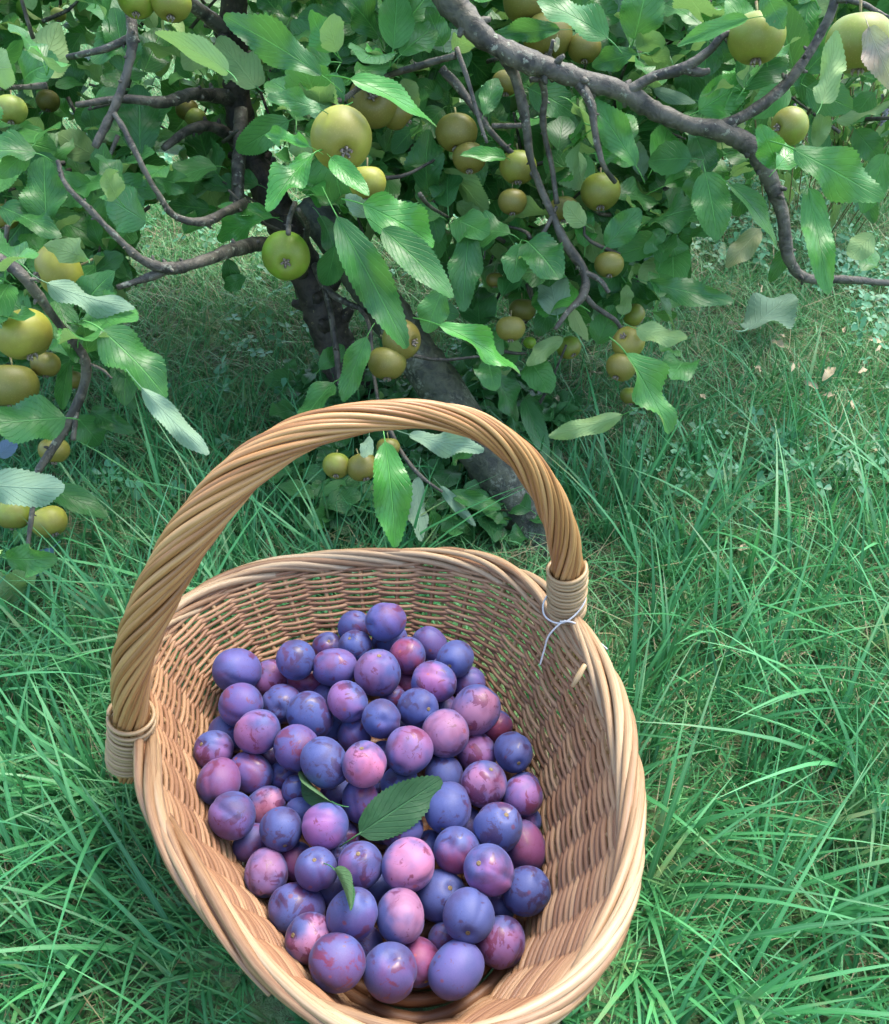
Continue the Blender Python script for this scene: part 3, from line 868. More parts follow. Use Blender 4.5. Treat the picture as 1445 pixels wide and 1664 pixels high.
variants = []
for k in range(14):
    r_ = np.random.default_rng(40 + k)
    variants.append(dict(W=r_.uniform(.56, .72), fold=r_.uniform(-.05, .45), curl=r_.uniform(.05, .42), wave=r_.uniform(.06, .26),
                         phase=r_.uniform(0, 6), twist=r_.uniform(-.5, .5), shape=r_.uniform(.80, 1.02)))
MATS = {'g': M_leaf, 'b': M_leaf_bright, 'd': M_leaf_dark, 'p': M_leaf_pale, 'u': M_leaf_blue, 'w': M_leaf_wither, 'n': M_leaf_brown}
hi_me = {}
def hi_leaf(k, mk):
    if (k, mk) not in hi_me:
        hi_me[(k, mk)] = leaf_geo(1.0, **variants[k]).mesh('leaf', MATS[mk])
    return hi_me[(k, mk)]
low = [leaf_geo(1.0, nL=6, nW=1, serr=0.0, stalk=0.22, **v_) for v_ in variants]
low = [(np.concatenate(g_.v), np.concatenate(g_.q), np.concatenate(g_.t), np.concatenate(g_.uv)) for g_ in low]
med = [leaf_geo(1.0, nL=12, nW=1, serr=0.05, stalk=0.22, **v_) for v_ in variants]
med = [(np.concatenate(g_.v), np.concatenate(g_.q), np.concatenate(g_.t), np.concatenate(g_.uv)) for g_ in med]

def leaf_matrix(base, tip, nrm, width_scale=1.0):
    y = tip - base; L = np.linalg.norm(y); y = y / L
    z = nrm - y * (nrm @ y); z /= np.linalg.norm(z)
    x = np.cross(y, z)
    M = np.eye(4); M[:3, 0] = x * L * width_scale; M[:3, 1] = y * L; M[:3, 2] = z * L; M[:3, 3] = base
    return M

# ------------------------------------------------------------------ the apple tree
tree_base = at_z(578, 668, 0.0)
tree = empty('apple_tree', tree_base, 'old russet apple tree with low spreading branches over the lawn behind the basket', 'tree')
BR = []   # sampled branch paths: (points, radii)
def branch(name, pts, mat=M_bark, knob=0.10, sides=10, extra_r=1.0):
    P = np.array([at_depth(x, y, d) for x, y, d, w in pts]); r = np.array([w * d / F_PX / 2 for x, y, d, w in pts]) * extra_r
    L = np.linalg.norm(np.diff(P, axis=0), axis=1).sum(); n_s = max(12, int(L / 0.008))
    C_, rr_ = catmull(P, n_s), catmull(r[:, None], n_s)[:, 0]
    r_ = np.random.default_rng(int(abs(pts[0][0]) * 7 + abs(pts[0][1])))
    rr_ = rr_ * (1 + knob * np.convolve(r_.normal(size=n_s + 4), np.ones(3) / 3, 'same')[:n_s])
    C_ = C_ + np.cumsum(r_.normal(size=C_.shape), 0) * 0.00012
    g_ = Geo(); tv = tube(C_, rr_, sides + 2)
    nv_ = len(C_) * (sides + 2); ctr = np.repeat(C_, sides + 2, 0)
    lump = 1 + 0.07 * r_.normal(size=nv_) + 0.02 * np.repeat(np.convolve(r_.normal(size=len(C_) + 4), np.ones(5) / 2, 'valid'), sides + 2)
    tv[0][:nv_] = ctr + (tv[0][:nv_] - ctr) * lump[:, None]
    g_.add(*tv)
    # spurs and bud scars
    for q in range(max(1, int(L / 0.028))):
        i = int(r_.integers(2, n_s - 2)); dv = r_.normal(size=3); dv /= np.linalg.norm(dv)
        t_ = C_[i + 1] - C_[i - 1]; t_ /= np.linalg.norm(t_) + 1e-9; dv = dv - t_ * (dv @ t_); dv /= np.linalg.norm(dv)
        ln = rr_[i] * r_.uniform(1.15, 1.9)
        g_.add(*tube(np.array([C_[i], C_[i] + dv * ln * .7, C_[i] + dv * ln + t_ * rr_[i] * .3]), [rr_[i] * .55, rr_[i] * .38, rr_[i] * .22], 6))
    BR.append((C_, rr_))
    return link(name, g_.mesh(name, mat), tree)
# x, y, distance along the view axis, thickness in photo pixels
branch('trunk', [(582, 690, 1.49, 62), (572, 640, 1.455, 62), (545, 560, 1.43, 64), (505, 460, 1.40, 60), (455, 350, 1.38, 54), (405, 250, 1.36, 48), (385, 160, 1.32, 44), (378, 60, 1.26, 42), (385, -60, 1.18, 42), (410, -170, 1.10, 42)], M_trunk, 0.05, 14)
branch('branch', [(410, -165, 1.10, 40), (560, -120, 1.06, 40), (670, -60, 1.02, 42), (735, 5, 1.0, 42), (790, 65, 1.0, 38), (860, 100, 1.0, 34), (940, 128, 1.01, 33), (1010, 150, 1.02, 30), (1060, 180, 1.03, 28), (1120, 205, 1.04, 29), (1180, 218, 1.05, 32), (1228, 248, 1.06, 34), (1255, 300, 1.08, 27), (1275, 360, 1.10, 20), (1283, 420, 1.12, 18), (1310, 452, 1.14, 16), (1370, 455, 1.15, 14), (1460, 462, 1.16, 12)])
branch('branch', [(1160, 213, 1.05, 20), (1215, 185, 1.045, 20), (1265, 150, 1.04, 19), (1300, 110, 1.03, 17), (1335, 55, 1.02, 15), (1355, 10, 1.01, 14), (1362, -40, 1.0, 13)])
branch('branch', [(1015, 152, 1.02, 18), (1060, 125, 1.01, 17), (1110, 112, 1.0, 17), (1150, 85, .99, 13), (1172, 60, .98, 12), (1190, 52, .98, 9)])
branch('branch', [(1110, 112, 1.0, 16), (1138, 118, 1.0, 14), (1152, 115, 1.0, 10)])
branch('branch', [(935, 128, 1.01, 17), (960, 165, 1.01, 14), (968, 215, 1.02, 11), (980, 265, 1.03, 9), (1000, 295, 1.05, 7)])
branch('branch', [(820, 90, 1.01, 22), (838, 125, 1.03, 17), (855, 190, 1.05, 16), (862, 250, 1.07, 13), (878, 300, 1.09, 12), (900, 350, 1.10, 13), (920, 395, 1.11, 15), (950, 440, 1.12, 15), (948, 480, 1.12, 13), (925, 505, 1.12, 10), (903, 535, 1.12, 8)])
branch('branch', [(870, 105, 1.02, 14), (885, 150, 1.05, 11), (882, 200, 1.07, 10), (897, 270, 1.09, 9), (905, 330, 1.10, 9)])
branch('branch', [(862, 130, 1.03, 10), (880, 122, 1.03, 9), (900, 66, 1.00, 8)])
branch('branch', [(945, 440, 1.12, 10), (975, 455, 1.12, 8), (990, 475, 1.12, 6)])
branch('branch', [(948, 478, 1.12, 10), (970, 500, 1.13, 9), (1000, 520, 1.14, 8), (1015, 545, 1.15, 5)])
branch('branch', [(718, 112, 1.10, 15), (745, 140, 1.10, 14), (775, 180, 1.10, 12), (805, 220, 1.11, 10), (850, 265, 1.12, 9), (872, 290, 1.12, 8)])
branch('branch', [(742, 78, 1.03, 8), (760, 130, 1.02, 8), (780, 200, 1.02, 7), (792, 232, 1.02, 5)])
branch('branch', [(905, 335, 1.10, 6), (885, 375, 1.10, 6), (862, 408, 1.11, 5)])
branch('branch', [(800, 205, 1.10, 8), (850, 205, 1.09, 9)])
branch('branch', [(648, 200, 1.25, 12), (668, 240, 1.25, 14), (695, 262, 1.25, 16), (750, 250, 1.25, 15), (790, 262, 1.26, 10)])
branch('branch', [(378, 60, 1.26, 24), (330, 20, 1.2, 22), (240, -40, 1.1, 20), (215, -10, 1.0, 18), (217, 50, .98, 18), (214, 95, .98, 15), (192, 165, .98, 14), (158, 235, .98, 13)])
branch('branch', [(212, 60, .98, 12), (170, 78, .98, 11), (110, 92, .99, 9)])
branch('branch', [(186, 185, .98, 10), (205, 215, .98, 10), (226, 258, .985, 9), (255, 310, 1.0, 9), (285, 350, 1.02, 11), (330, 360, 1.04, 15), (365, 345, 1.08, 16), (400, 330, 1.2, 18)])
branch('branch', [(-30, 143, 1.0, 9), (30, 141, 1.0, 9), (75, 138, 1.0, 10)])
branch('branch', [(385, 160, 1.32, 26), (350, 155, 1.28, 22), (310, 152, 1.22, 20), (270, 165, 1.16, 18), (200, 160, 1.12, 13), (125, 168, 1.1, 10)])
branch('branch', [(395, 240, 1.35, 24), (352, 208, 1.28, 18), (310, 208, 1.24, 16), (265, 240, 1.2, 12)])
branch('branch', [(392, 180, 1.30, 24), (388, 260, 1.26, 22), (384, 330, 1.24, 20)], M_bark)
branch('branch', [(500, 450, 1.40, 26), (440, 400, 1.25, 24), (385, 405, 1.12, 22), (330, 425, 1.05, 20), (280, 437, 1.02, 20), (235, 425, 1.0, 15), (190, 385, .98, 12), (150, 345, .97, 11), (108, 300, .96, 9), (95, 262, .96, 8)])
branch('branch', [(270, 440, 1.02, 15), (230, 455, 1.01, 12), (190, 468, 1.0, 9)])
branch('branch', [(-40, 405, .9, 24), (10, 428, .9, 22), (40, 452, .9, 19), (90, 520, .95, 15), (140, 590, 1.0, 18), (125, 660, 1.02, 17), (92, 720, 1.02, 15), (62, 765, 1.0, 12)])
branch('branch', [(125, 660, 1.02, 9), (118, 715, 1.02, 8)])
branch('branch', [(62, 765, 1.0, 10), (52, 830, .99, 9), (42, 900, .98, 6)])
branch('branch', [(130, 585, 1.0, 5), (165, 600, 1.0, 5), (182, 615, 1.0, 4)])
branch('branch', [(512, 432, 1.33, 14), (530, 468, 1.30, 12), (560, 490, 1.28, 11), (585, 500, 1.26, 9)])
branch('branch', [(528, 470, 1.30, 9), (540, 520, 1.28, 10), (548, 575, 1.27, 11), (552, 625, 1.26, 9)])
branch('branch', [(480, 330, 1.1, 8), (470, 355, 1.05, 8), (468, 378, 1.02, 9)])
branch('branch', [(490, 420, 1.3, 12), (500, 370, 1.15, 9), (485, 340, 1.08, 8)])
branch('branch', [(600, 130, 1.1, 9), (560, 160, 1.02, 9), (545, 165, 1.0, 9), (546, 180, .985, 6)])
branch('branch', [(740, 90, 1.03, 11), (690, 105, 1.05, 11), (600, 130, 1.1, 10)])
branch('branch', [(620, 670, 1.16, 7), (650, 730, 1.13, 7), (680, 770, 1.12, 6), (720, 800, 1.12, 4)])
branch('branch', [(585, 500, 1.26, 8), (600, 530, 1.2, 7), (606, 600, 1.19, 6), (618, 672, 1.16, 6)])
branch('branch', [(1355, 0, 1.01, 9), (1400, 5, .98, 9), (1445, 30, .96, 8)])

# the leaning lichen covered post
g = Geo()
POST = at_z(905, 918, 0.0)
pa, pb = at_z(905, 918, -0.03), at_depth(540, 385, 1.26)
pc = pb + (pb - pa) * 0.10
PP = np.array([pa + (pc - pa) * s for s in np.linspace(0, 1, 46)])
PP[:, 2] += 0.010 * np.sin(np.linspace(0, 3.1, 46))
r_ = np.random.default_rng(3)
tv = tube(PP, np.linspace(0.034, 0.023, 46), 18)
vv_ = tv[0] + r_.normal(size=tv[0].shape) * 0.0013
g.add(vv_, tv[1], tv[2], tv[3])
post = link('leaning_post', g.mesh('leaning_post', M_post))
props(post, 'thick leaning grey post crusted with lichen, seen through the basket handle', 'post')

# apples -----------------------------------------------------------
G1, G2, G3, G4, G5 = (0.340, 0.347, 0.042), (0.210, 0.412, 0.024), (0.163, 0.165, 0.024), (0.216, 0.281, 0.028), (0.279, 0.362, 0.070)
# x, y, diameter, ground colour, russet, calyx direction (right, up, toward), label
AP = [
 (555,226,102,G1,.42,(.24,-.72,.6),'large golden russet apple with its calyx to the viewer, hanging highest in the centre'),
 (597,297,62,G1,.45,(0,-1,-.2),'golden apple half hidden right below the large golden one'),
 (606,165,82,G3,.80,(.05,-.15,1),'brown russet apple under a broad leaf, its calyx facing straight out'),
 (646,183,58,G3,.85,(.6,-.5,-.2),'small brown apple behind the one whose calyx faces straight out'),
 (465,416,79,G2,.30,(.12,-.55,.8),'bright green apple with a grey rough calyx, above the dark trunk'),
 (653,552,67,G3,.78,(.75,-.25,.5),'upper russet apple of the pair hanging in front of the post, leaf tip on it'),
 (629,590,64,G3,.70,(0,-1,0),'lower russet apple of the pair hanging in front of the post'),
 (1230,62,93,G4,.40,(0,-1,-.1),'large yellow-green apple at the top right, hanging clear of its branch'),
 (1396,70,104,G4,.50,(0,-1,-.2),'big olive apple at the right edge beside a browning leaf'),
 (1283,205,62,G4,.45,(-.8,-.2,.3),'greenish apple resting behind a bright leaf near the branch fork'),
 (742,216,68,G3,.62,(0,-1,.1),'olive russet apple left of a smaller one behind the hanging twigs'),
 (763,257,56,G3,.72,(0,-1,.1),'smaller russet apple touching the olive one behind the twigs'),
 (856,2,78,G3,.60,(0,-1,0),'brown apple cut off by the top edge above the big bough'),
 (890,60,80,G3,.70,(0,-1,.1),'large brown russet apple behind the bough with a tiny yellow leaf before it'),
 (950,78,54,G3,.85,(0,-1,0),'dark brown apple behind the bough, right of the one with the yellow leaf'),
 (822,135,46,G3,.85,(0,-1,0),'dark brown apple in the shade under the big bough'),
 (842,272,60,G4,.60,(0,-1,0),'olive apple in shade behind the long hanging twig'),
 (976,312,66,G4,.60,(0,-1,.1),'olive apple with a twig and a small bright leaf crossing it'),
 (833,328,48,G3,.80,(0,-1,0),'dim brown apple deep in the dark leaves at the centre'),
 (916,340,48,G3,.80,(0,-1,0),'dim brown apple behind the fork of the hanging twig'),
 (547,757,46,G4,.60,(0,-.8,.4),'left apple of the cluster seen under the basket handle'),
 (589,759,52,G3,.60,(.3,-.9,.2),'middle apple of the cluster seen under the basket handle'),
 (631,727,38,G3,.72,(0,-1,0),'hindmost brown apple of the cluster under the basket handle'),
 (990,430,48,G3,.66,(0,-1,.1),'brownish apple before the pale lawn beside the right twig end'),
 (1031,512,38,G4,.55,(.7,-.5,0),'small oval apple at the right side of the low apple spray'),
 (1021,556,54,G1,.60,(-.5,.3,.75),'golden brown apple whose hollow faces out, in the low spray'),
 (1009,597,50,G3,.60,(-.4,-.8,.2),'olive apple just below the golden brown one in the low spray'),
 (1025,643,34,G4,.55,(0,-1,0),'lowest small apple of the spray, behind a large leaf'),
 (925,565,40,G2,.62,(.4,-.8,.4),'half green half brown apple hanging under a grey-green leaf'),
 (861,557,21,G2,.05,(0,-.9,.3),'tiny bright green unripe apple'),
 (830,534,48,G3,.72,(0,-1,0),'brown apple low in the dark foliage left of the tiny green one'),
 (849,504,44,G3,.68,(0,-1,0),'dim apple just above the low brown one in dark foliage'),
 (735,463,28,G3,.90,(0,-1,0),'little orange-brown apple peeping out beside the long drooping leaf'),
 (804,455,28,G3,.80,(0,-1,0),'little dusky apple between dark hanging leaves'),
 (38,543,94,G1,.52,(.3,-.8,-.1),'large golden brown apple with a white scratch at the left edge'),
 (97,440,88,G1,.35,(-.7,-.3,.3),'large yellow apple above the pale leaf on the left'),
 (20,627,82,G3,.50,(0,-1,0),'dark olive apple below the scratched one at the left edge'),
 (74,592,48,G3,.75,(0,-1,0),'shaded brown apple between the two large left ones and the twig'),
 (117,617,36,G3,.62,(0,-1,0),'small shaded apple half behind a narrow leaf on the left'),
 (88,732,50,G3,.60,(0,-1,0),'shaded olive apple behind the forked twig at the left'),
 (22,836,56,G4,.55,(0,-1,0),'olive apple at the left edge, left one of the lowest pair'),
 (80,848,58,G1,.50,(.4,-.8,.1),'orange flushed apple, right one of the lowest pair at the left'),
 (222,0,62,G2,.45,(0,-1,.1),'green flushed apple cut by the top edge, left of its twin'),
 (278,4,66,G4,.52,(0,-1,.1),'olive apple cut by the top edge, right of its twin'),
 (95,24,24,G5,.50,(0,-1,0),'tiny pale apple far back in the top left leaves'),
 (304,178,38,G3,.65,(0,-1,0),'olive apple under the curved branch at the upper left'),
 (318,192,36,G5,.25,(0,-1,0),'pale yellow apple behind the olive one under the curved branch'),
 (18,178,52,G5,.48,(0,-1,0),'pale yellow-green apple among leaves at the left edge'),
 (78,164,38,G3,.62,(0,-1,0),'brownish apple right of the pale one at the upper left'),
 (8,352,46,G3,.66,(0,-1,0),'brown apple peeping over a leaf at the left edge, halfway up'),
]
def apple_mesh(seed):
    nu, nv = 30, 22; V_ = []
    r_ = np.random.default_rng(seed); fl = r_.uniform(.84, .92); lob = r_.uniform(0, 6)
    for i in range(nv + 1):
        ph = math.pi * i / nv
        for j in range(nu):
            t = 2 * math.pi * j / nu
            s, c = math.sin(ph), math.cos(ph)
            rr_ = s ** 0.92 * (1 + 0.05 * c)
            z = c * fl - 0.30 * math.exp(-(ph / 0.30) ** 2) + 0.20 * math.exp(-((math.pi - ph) / 0.26) ** 2)
            k = 1 + 0.018 * math.sin(2 * t + lob) + 0.010 * math.sin(5 * t + lob) * (1 - c) * .5
            V_.append((rr_ * math.cos(t) * k, rr_ * math.sin(t) * k, z))
    V_ = np.array(V_) * 0.03
    i, j = np.meshgrid(np.arange(nv), np.arange(nu), indexing='ij')
    Q = np.stack([i * nu + j, (i + 1) * nu + j, (i + 1) * nu + (j + 1) % nu, i * nu + (j + 1) % nu], -1).reshape(-1, 4)
    return mesh_np('apple', V_, Q, mat=M_apple)
apple_meshes = [apple_mesh(s) for s in range(4)]
g = Geo(); g.add(*tube(np.array([[0, 0, .017], [0.0006, 0, .026], [0.0025, 0.001, .038]]), [.0012, .0011, .0017], 6)); stalk_me = g.mesh('stalk', M_stalk)
g = Geo()
for k in range(5):
    a = 2 * math.pi * k / 5
    P = np.array([[0.0012, 0, -.0205], [0.0035, 0, -.0225], [0.0055, 0, -.0255], [.0040, 0, -.0280]])
    c, s = math.cos(a), math.sin(a)
    P = P @ np.array([[c, s, 0], [-s, c, 0], [0, 0, 1]])
    g.add(*tube(P, [.0016, .0019, .0013, .0004], 5))
g.add(*tube(np.array([[0, 0, -.0195], [0, 0, -.0225]]), [.0032, .0022], 8))
calyx_me = g.mesh('calyx', M_calyx)
apples = []
for i, (x, y, dpx, cc, rus, cd, lab) in enumerate(AP):
    d = float(np.clip(0.058 * F_PX / dpx, 0.86, 1.34))
    d = min(d, ground_cap(x, y, 9, 0.05))
    if dpx >= 46: d = min(d, 1.13)
    if y < 10 and x < 300: d = 0.95
    if dpx < 30: d = min(1.30, ground_cap(x, y, 9, 0.08))
    if 500 < x < 660 and y > 700: d = 1.12
    if 600 < x < 680 and 500 < y < 620: d = 1.12
    if lab.startswith('greenish apple resting'): d = 1.0
    if lab.startswith('golden apple half hidden'): d = 0.97
    p = at_depth(x, y, d); r = dpx * d / F_PX / 2
    apples.append((x, y, dpx / 2, d, r))
    down = cam_vec(*cd); r_ = np.random.default_rng(i)
    M = Matrix.Translation(Vector(p)) @ frame_from(-down, r_.normal(size=3)) @ Matrix.Scale(r / 0.03, 4)
    o = link('apple', apple_meshes[i % 4], None, M)
    o.color = (*cc, rus)
    props(o, lab, 'apple', 'russet apples hanging on the tree')
    if dpx > 22:
        for nm, me in (('stalk', stalk_me), ('calyx', calyx_me)):
            s = bpy.data.objects.new(nm, me); col.objects.link(s); s.parent = o
APX = np.array(apples)

# leaves that can be singled out: base x,y  tip x,y  width px, material, f = lies in front of fruit and boughs, u = underside shown
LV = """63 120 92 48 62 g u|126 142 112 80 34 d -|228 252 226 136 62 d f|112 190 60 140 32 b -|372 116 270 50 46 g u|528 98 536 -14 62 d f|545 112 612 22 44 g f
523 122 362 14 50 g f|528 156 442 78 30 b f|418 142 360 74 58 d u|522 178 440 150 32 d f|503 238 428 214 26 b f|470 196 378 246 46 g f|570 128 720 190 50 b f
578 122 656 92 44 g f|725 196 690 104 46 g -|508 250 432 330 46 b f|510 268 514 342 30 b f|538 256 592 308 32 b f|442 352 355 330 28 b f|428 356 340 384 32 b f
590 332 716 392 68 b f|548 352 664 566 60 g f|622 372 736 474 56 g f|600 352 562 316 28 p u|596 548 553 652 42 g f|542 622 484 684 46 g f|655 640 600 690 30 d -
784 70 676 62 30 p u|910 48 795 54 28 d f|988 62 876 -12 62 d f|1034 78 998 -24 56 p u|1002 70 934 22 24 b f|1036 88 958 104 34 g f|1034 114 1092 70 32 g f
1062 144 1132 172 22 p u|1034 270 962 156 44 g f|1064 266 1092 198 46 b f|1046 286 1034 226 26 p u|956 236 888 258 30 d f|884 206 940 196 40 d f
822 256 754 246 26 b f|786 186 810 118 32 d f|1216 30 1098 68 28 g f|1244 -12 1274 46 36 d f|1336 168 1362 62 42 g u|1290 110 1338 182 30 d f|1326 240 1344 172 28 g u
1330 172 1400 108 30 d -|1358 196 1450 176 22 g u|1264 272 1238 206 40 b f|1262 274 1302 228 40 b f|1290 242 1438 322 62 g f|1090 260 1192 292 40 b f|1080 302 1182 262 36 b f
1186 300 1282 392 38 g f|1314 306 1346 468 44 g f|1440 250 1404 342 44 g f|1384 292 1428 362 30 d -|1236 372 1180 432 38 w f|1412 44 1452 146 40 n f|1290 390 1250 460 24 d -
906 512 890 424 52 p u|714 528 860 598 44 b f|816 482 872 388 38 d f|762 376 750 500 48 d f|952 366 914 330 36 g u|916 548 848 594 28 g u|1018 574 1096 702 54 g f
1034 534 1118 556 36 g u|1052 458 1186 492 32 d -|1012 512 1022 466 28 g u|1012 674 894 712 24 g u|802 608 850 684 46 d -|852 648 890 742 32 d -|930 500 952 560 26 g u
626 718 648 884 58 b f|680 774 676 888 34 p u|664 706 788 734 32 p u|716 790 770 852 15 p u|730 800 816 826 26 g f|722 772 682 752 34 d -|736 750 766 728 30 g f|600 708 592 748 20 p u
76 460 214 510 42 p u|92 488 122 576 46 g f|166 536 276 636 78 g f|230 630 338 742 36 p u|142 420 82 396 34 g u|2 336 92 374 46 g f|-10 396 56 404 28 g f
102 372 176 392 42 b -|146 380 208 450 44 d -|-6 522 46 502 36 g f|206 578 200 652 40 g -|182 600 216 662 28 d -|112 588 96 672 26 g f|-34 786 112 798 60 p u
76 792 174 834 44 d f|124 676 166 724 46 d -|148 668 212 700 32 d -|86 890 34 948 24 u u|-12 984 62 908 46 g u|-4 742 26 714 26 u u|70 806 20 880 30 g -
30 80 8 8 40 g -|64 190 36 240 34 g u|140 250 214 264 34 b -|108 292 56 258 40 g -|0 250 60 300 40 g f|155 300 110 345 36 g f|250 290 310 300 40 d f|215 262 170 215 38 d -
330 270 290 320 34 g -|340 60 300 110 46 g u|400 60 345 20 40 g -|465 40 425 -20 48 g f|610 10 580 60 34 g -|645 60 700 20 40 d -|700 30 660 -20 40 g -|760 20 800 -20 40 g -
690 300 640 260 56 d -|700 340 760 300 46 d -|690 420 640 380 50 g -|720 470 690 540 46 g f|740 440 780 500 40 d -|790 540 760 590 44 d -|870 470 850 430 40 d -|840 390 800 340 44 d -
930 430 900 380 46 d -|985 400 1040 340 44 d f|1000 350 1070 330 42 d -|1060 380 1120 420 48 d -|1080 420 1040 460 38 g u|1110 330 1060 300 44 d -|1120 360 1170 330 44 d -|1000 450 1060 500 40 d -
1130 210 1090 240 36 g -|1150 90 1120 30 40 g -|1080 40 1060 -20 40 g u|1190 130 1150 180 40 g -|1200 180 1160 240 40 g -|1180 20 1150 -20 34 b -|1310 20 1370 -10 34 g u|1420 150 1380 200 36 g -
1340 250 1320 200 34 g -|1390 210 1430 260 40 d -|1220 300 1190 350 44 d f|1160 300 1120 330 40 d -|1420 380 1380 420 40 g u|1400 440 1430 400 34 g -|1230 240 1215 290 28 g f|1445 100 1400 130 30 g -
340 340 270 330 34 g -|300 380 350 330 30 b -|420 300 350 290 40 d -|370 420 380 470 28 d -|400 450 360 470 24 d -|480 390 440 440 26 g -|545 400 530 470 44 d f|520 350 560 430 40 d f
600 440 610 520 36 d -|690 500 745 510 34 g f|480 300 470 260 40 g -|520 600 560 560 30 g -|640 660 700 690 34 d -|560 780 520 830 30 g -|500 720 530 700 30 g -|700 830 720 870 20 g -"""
leaves = []   # (matrix 4x4, material key, pixel size, depth, variant)
def seg_dist(px, py, a, b):
    a, b, p = np.array(a, float), np.array(b, float), np.array([px, py], float)
    t = np.clip(((p - a) @ (b - a)) / ((b - a) @ (b - a) + 1e-9), 0, 1)
    return np.linalg.norm(a + (b - a) * t - p)
rl = np.random.default_rng(11)
for li, s in enumerate([q for row in LV.split('\n') for q in row.split('|')]):
    bx, by, tx, ty, w, mk, fl = s.split(); bx, by, tx, ty, w = map(float, (bx, by, tx, ty, w))
    ln = math.hypot(tx - bx, ty - by)
    d = float(np.clip(0.088 * F_PX / max(ln, 1.6 * w), 0.88, 1.18))
    if fl == '-': d += 0.10
    front, back = 9.0, 0.0
    for ax, ay, ar, ad, arr in apples:
        if seg_dist(ax, ay, (bx, by), (tx, ty)) < ar + w * 0.35:
            front = min(front, ad - arr - 0.014)
            back = max(back, ad + arr + 0.012)
    if back: d = min(front, d) if fl in 'fu' else max(back, d)
    d = min(d, ground_cap(tx, ty, 9, 0.035), ground_cap(bx, by, 9, 0.035))
    dt = rl.uniform(-0.018, 0.018)
    base, tip_ = at_depth(bx, by, d + dt), at_depth(tx, ty, d - dt)
    tc_ = CAM - base; tc_ /= np.linalg.norm(tc_)
    nrm = tc_ + np.array([0, 0, 0.45]) + rl.normal(size=3) * 0.28
    if fl == 'u':
        nrm = -(tc_ + rl.normal(size=3) * 0.25)
        if mk == 'g': mk = 'g'
    L3 = np.linalg.norm(tip_ - base); want = w * d / F_PX
    k = int(rl.integers(14)); ws = float(np.clip(want / (L3 * variants[k]['W']) * 1.08, 0.4, 2.0))
    leaves.append((leaf_matrix(base, tip_, nrm, ws), mk, ln * 1.3, d, k))

# leaf rosettes along the boughs and in the depth of the crown
def open_zone(x, y, d):
    """where the photograph looks between the boughs onto the lawn: nothing grows there"""
    if y > 330 and ((x - 345) / 150) ** 2 + ((y - 560) / 150) ** 2 < 1: return True
    if y > 400 and 215 < x < 430: return True
    if y > 640 and 190 < x: return True
    if x > 1120 and y > 395: return True
    if x > 1270 and 110 < y < 330 and d > 1.2: return True
    if 470 < x < 760 and y > 470: return True
    if 560 < x < 690 and y > 400: return True
    if x > 900 and y > 600: return True
    if y > 640 and x > 130: return True
    if y > 930: return True
    if y > 250 and x > 1130 and d > 1.2: return rl.random() < 0.55
    if 330 < x < 500 and y > 370: return True
    if 240 < x < 330 and y > 330: return True
    return False
def near_bough(x, y, d):
    for C_, rr_ in BOUGH2D:
        m = np.hypot(C_[:, 0] - x, C_[:, 1] - y)
        i = int(m.argmin())
        if m[i] < rr_[i] + 26 and d < C_[i, 2] + 0.03: return True
    return False
BOUGH2D = []
for C_, rr_ in BR[:13] + BR[16:24]:
    q = np.array([project(p) for p in C_]); BOUGH2D.append((q[::2], (rr_ * F_PX / q[:, 2])[::2]))
far_leaves = []
def rosette(c, n, size, keys, axis=None):
    ax_ = rl.normal(size=3) + np.array([0, -0.25, 0.9]) if axis is None else axis
    ax_ /= np.linalg.norm(ax_)
    ref = np.cross(ax_, [0.3, 0.2, 0.9]); ref /= np.linalg.norm(ref); r2 = np.cross(ax_, ref)
    a0 = rl.uniform(0, 6)
    for k in range(n):
        a = a0 + k * 2.4 + rl.normal() * 0.2
        out_ = ref * math.cos(a) + r2 * math.sin(a)
        el = rl.uniform(0.05, 0.75)
        dr = out_ * math.cos(el) + ax_ * math.sin(el) - np.array([0, 0, 0.15]); dr /= np.linalg.norm(dr)
        L = size * rl.uniform(0.55, 1.2)
        base = c + dr * 0.22 * L; tip_ = base + dr * L
        mid_ = (base + tip_) / 2
        x, y, d = project(mid_)
        if tip_[2] < 0.04 or base[2] < 0.04 or d < 0.72: continue
        bad = False
        for px_, py_, pd_ in (project(base), project(base * .75 + tip_ * .25), (x, y, d), project(base * .25 + tip_ * .75), project(tip_)):
            if open_zone(px_, py_, pd_): bad = True; break
            da = np.hypot(APX[:, 0] - px_, APX[:, 1] - py_)
            m = (da < APX[:, 2] * 1.05 + 12) & (pd_ < APX[:, 3] + 0.02)
            if m.any() and rl.random() < 0.94: bad = True; break
            if -20 < px_ < 1465 and -20 < py_ < 1000 and near_bough(px_, py_, pd_): bad = True; break
        if bad: continue
        # do not cut through fruit
        P3 = at_depth(APX[:, 0], APX[:, 1], 1.0) if False else None
        nrm = ax_ * 0.8 + np.array([0, -0.35, 0.7]) + rl.normal(size=3) * 0.35
        mk = keys[int(rl.integers(len(keys)))]
        vis = -60 < x < 1505 and -60 < y < 1100
        (leaves if vis else far_leaves).append((leaf_matrix(base, tip_, nrm, rl.uniform(.85, 1.15)), mk, L / d * F_PX, d, int(rl.integers(14))))
# along sampled boughs
for bi, (C_, rr_) in enumerate(BR):
    if bi == 0: continue
    L = np.linalg.norm(np.diff(C_, axis=0), axis=1).sum()
    for q in range(int(L / 0.028)):
        i = int(rl.integers(1, len(C_) - 1)); dv = rl.normal(size=3) + np.array([0, 0.5, 0.3]); dv /= np.linalg.norm(dv)
        rosette(C_[i] + dv * rl.uniform(0.012, 0.05), int(rl.integers(3, 6)), 0.066, 'ggggdb')
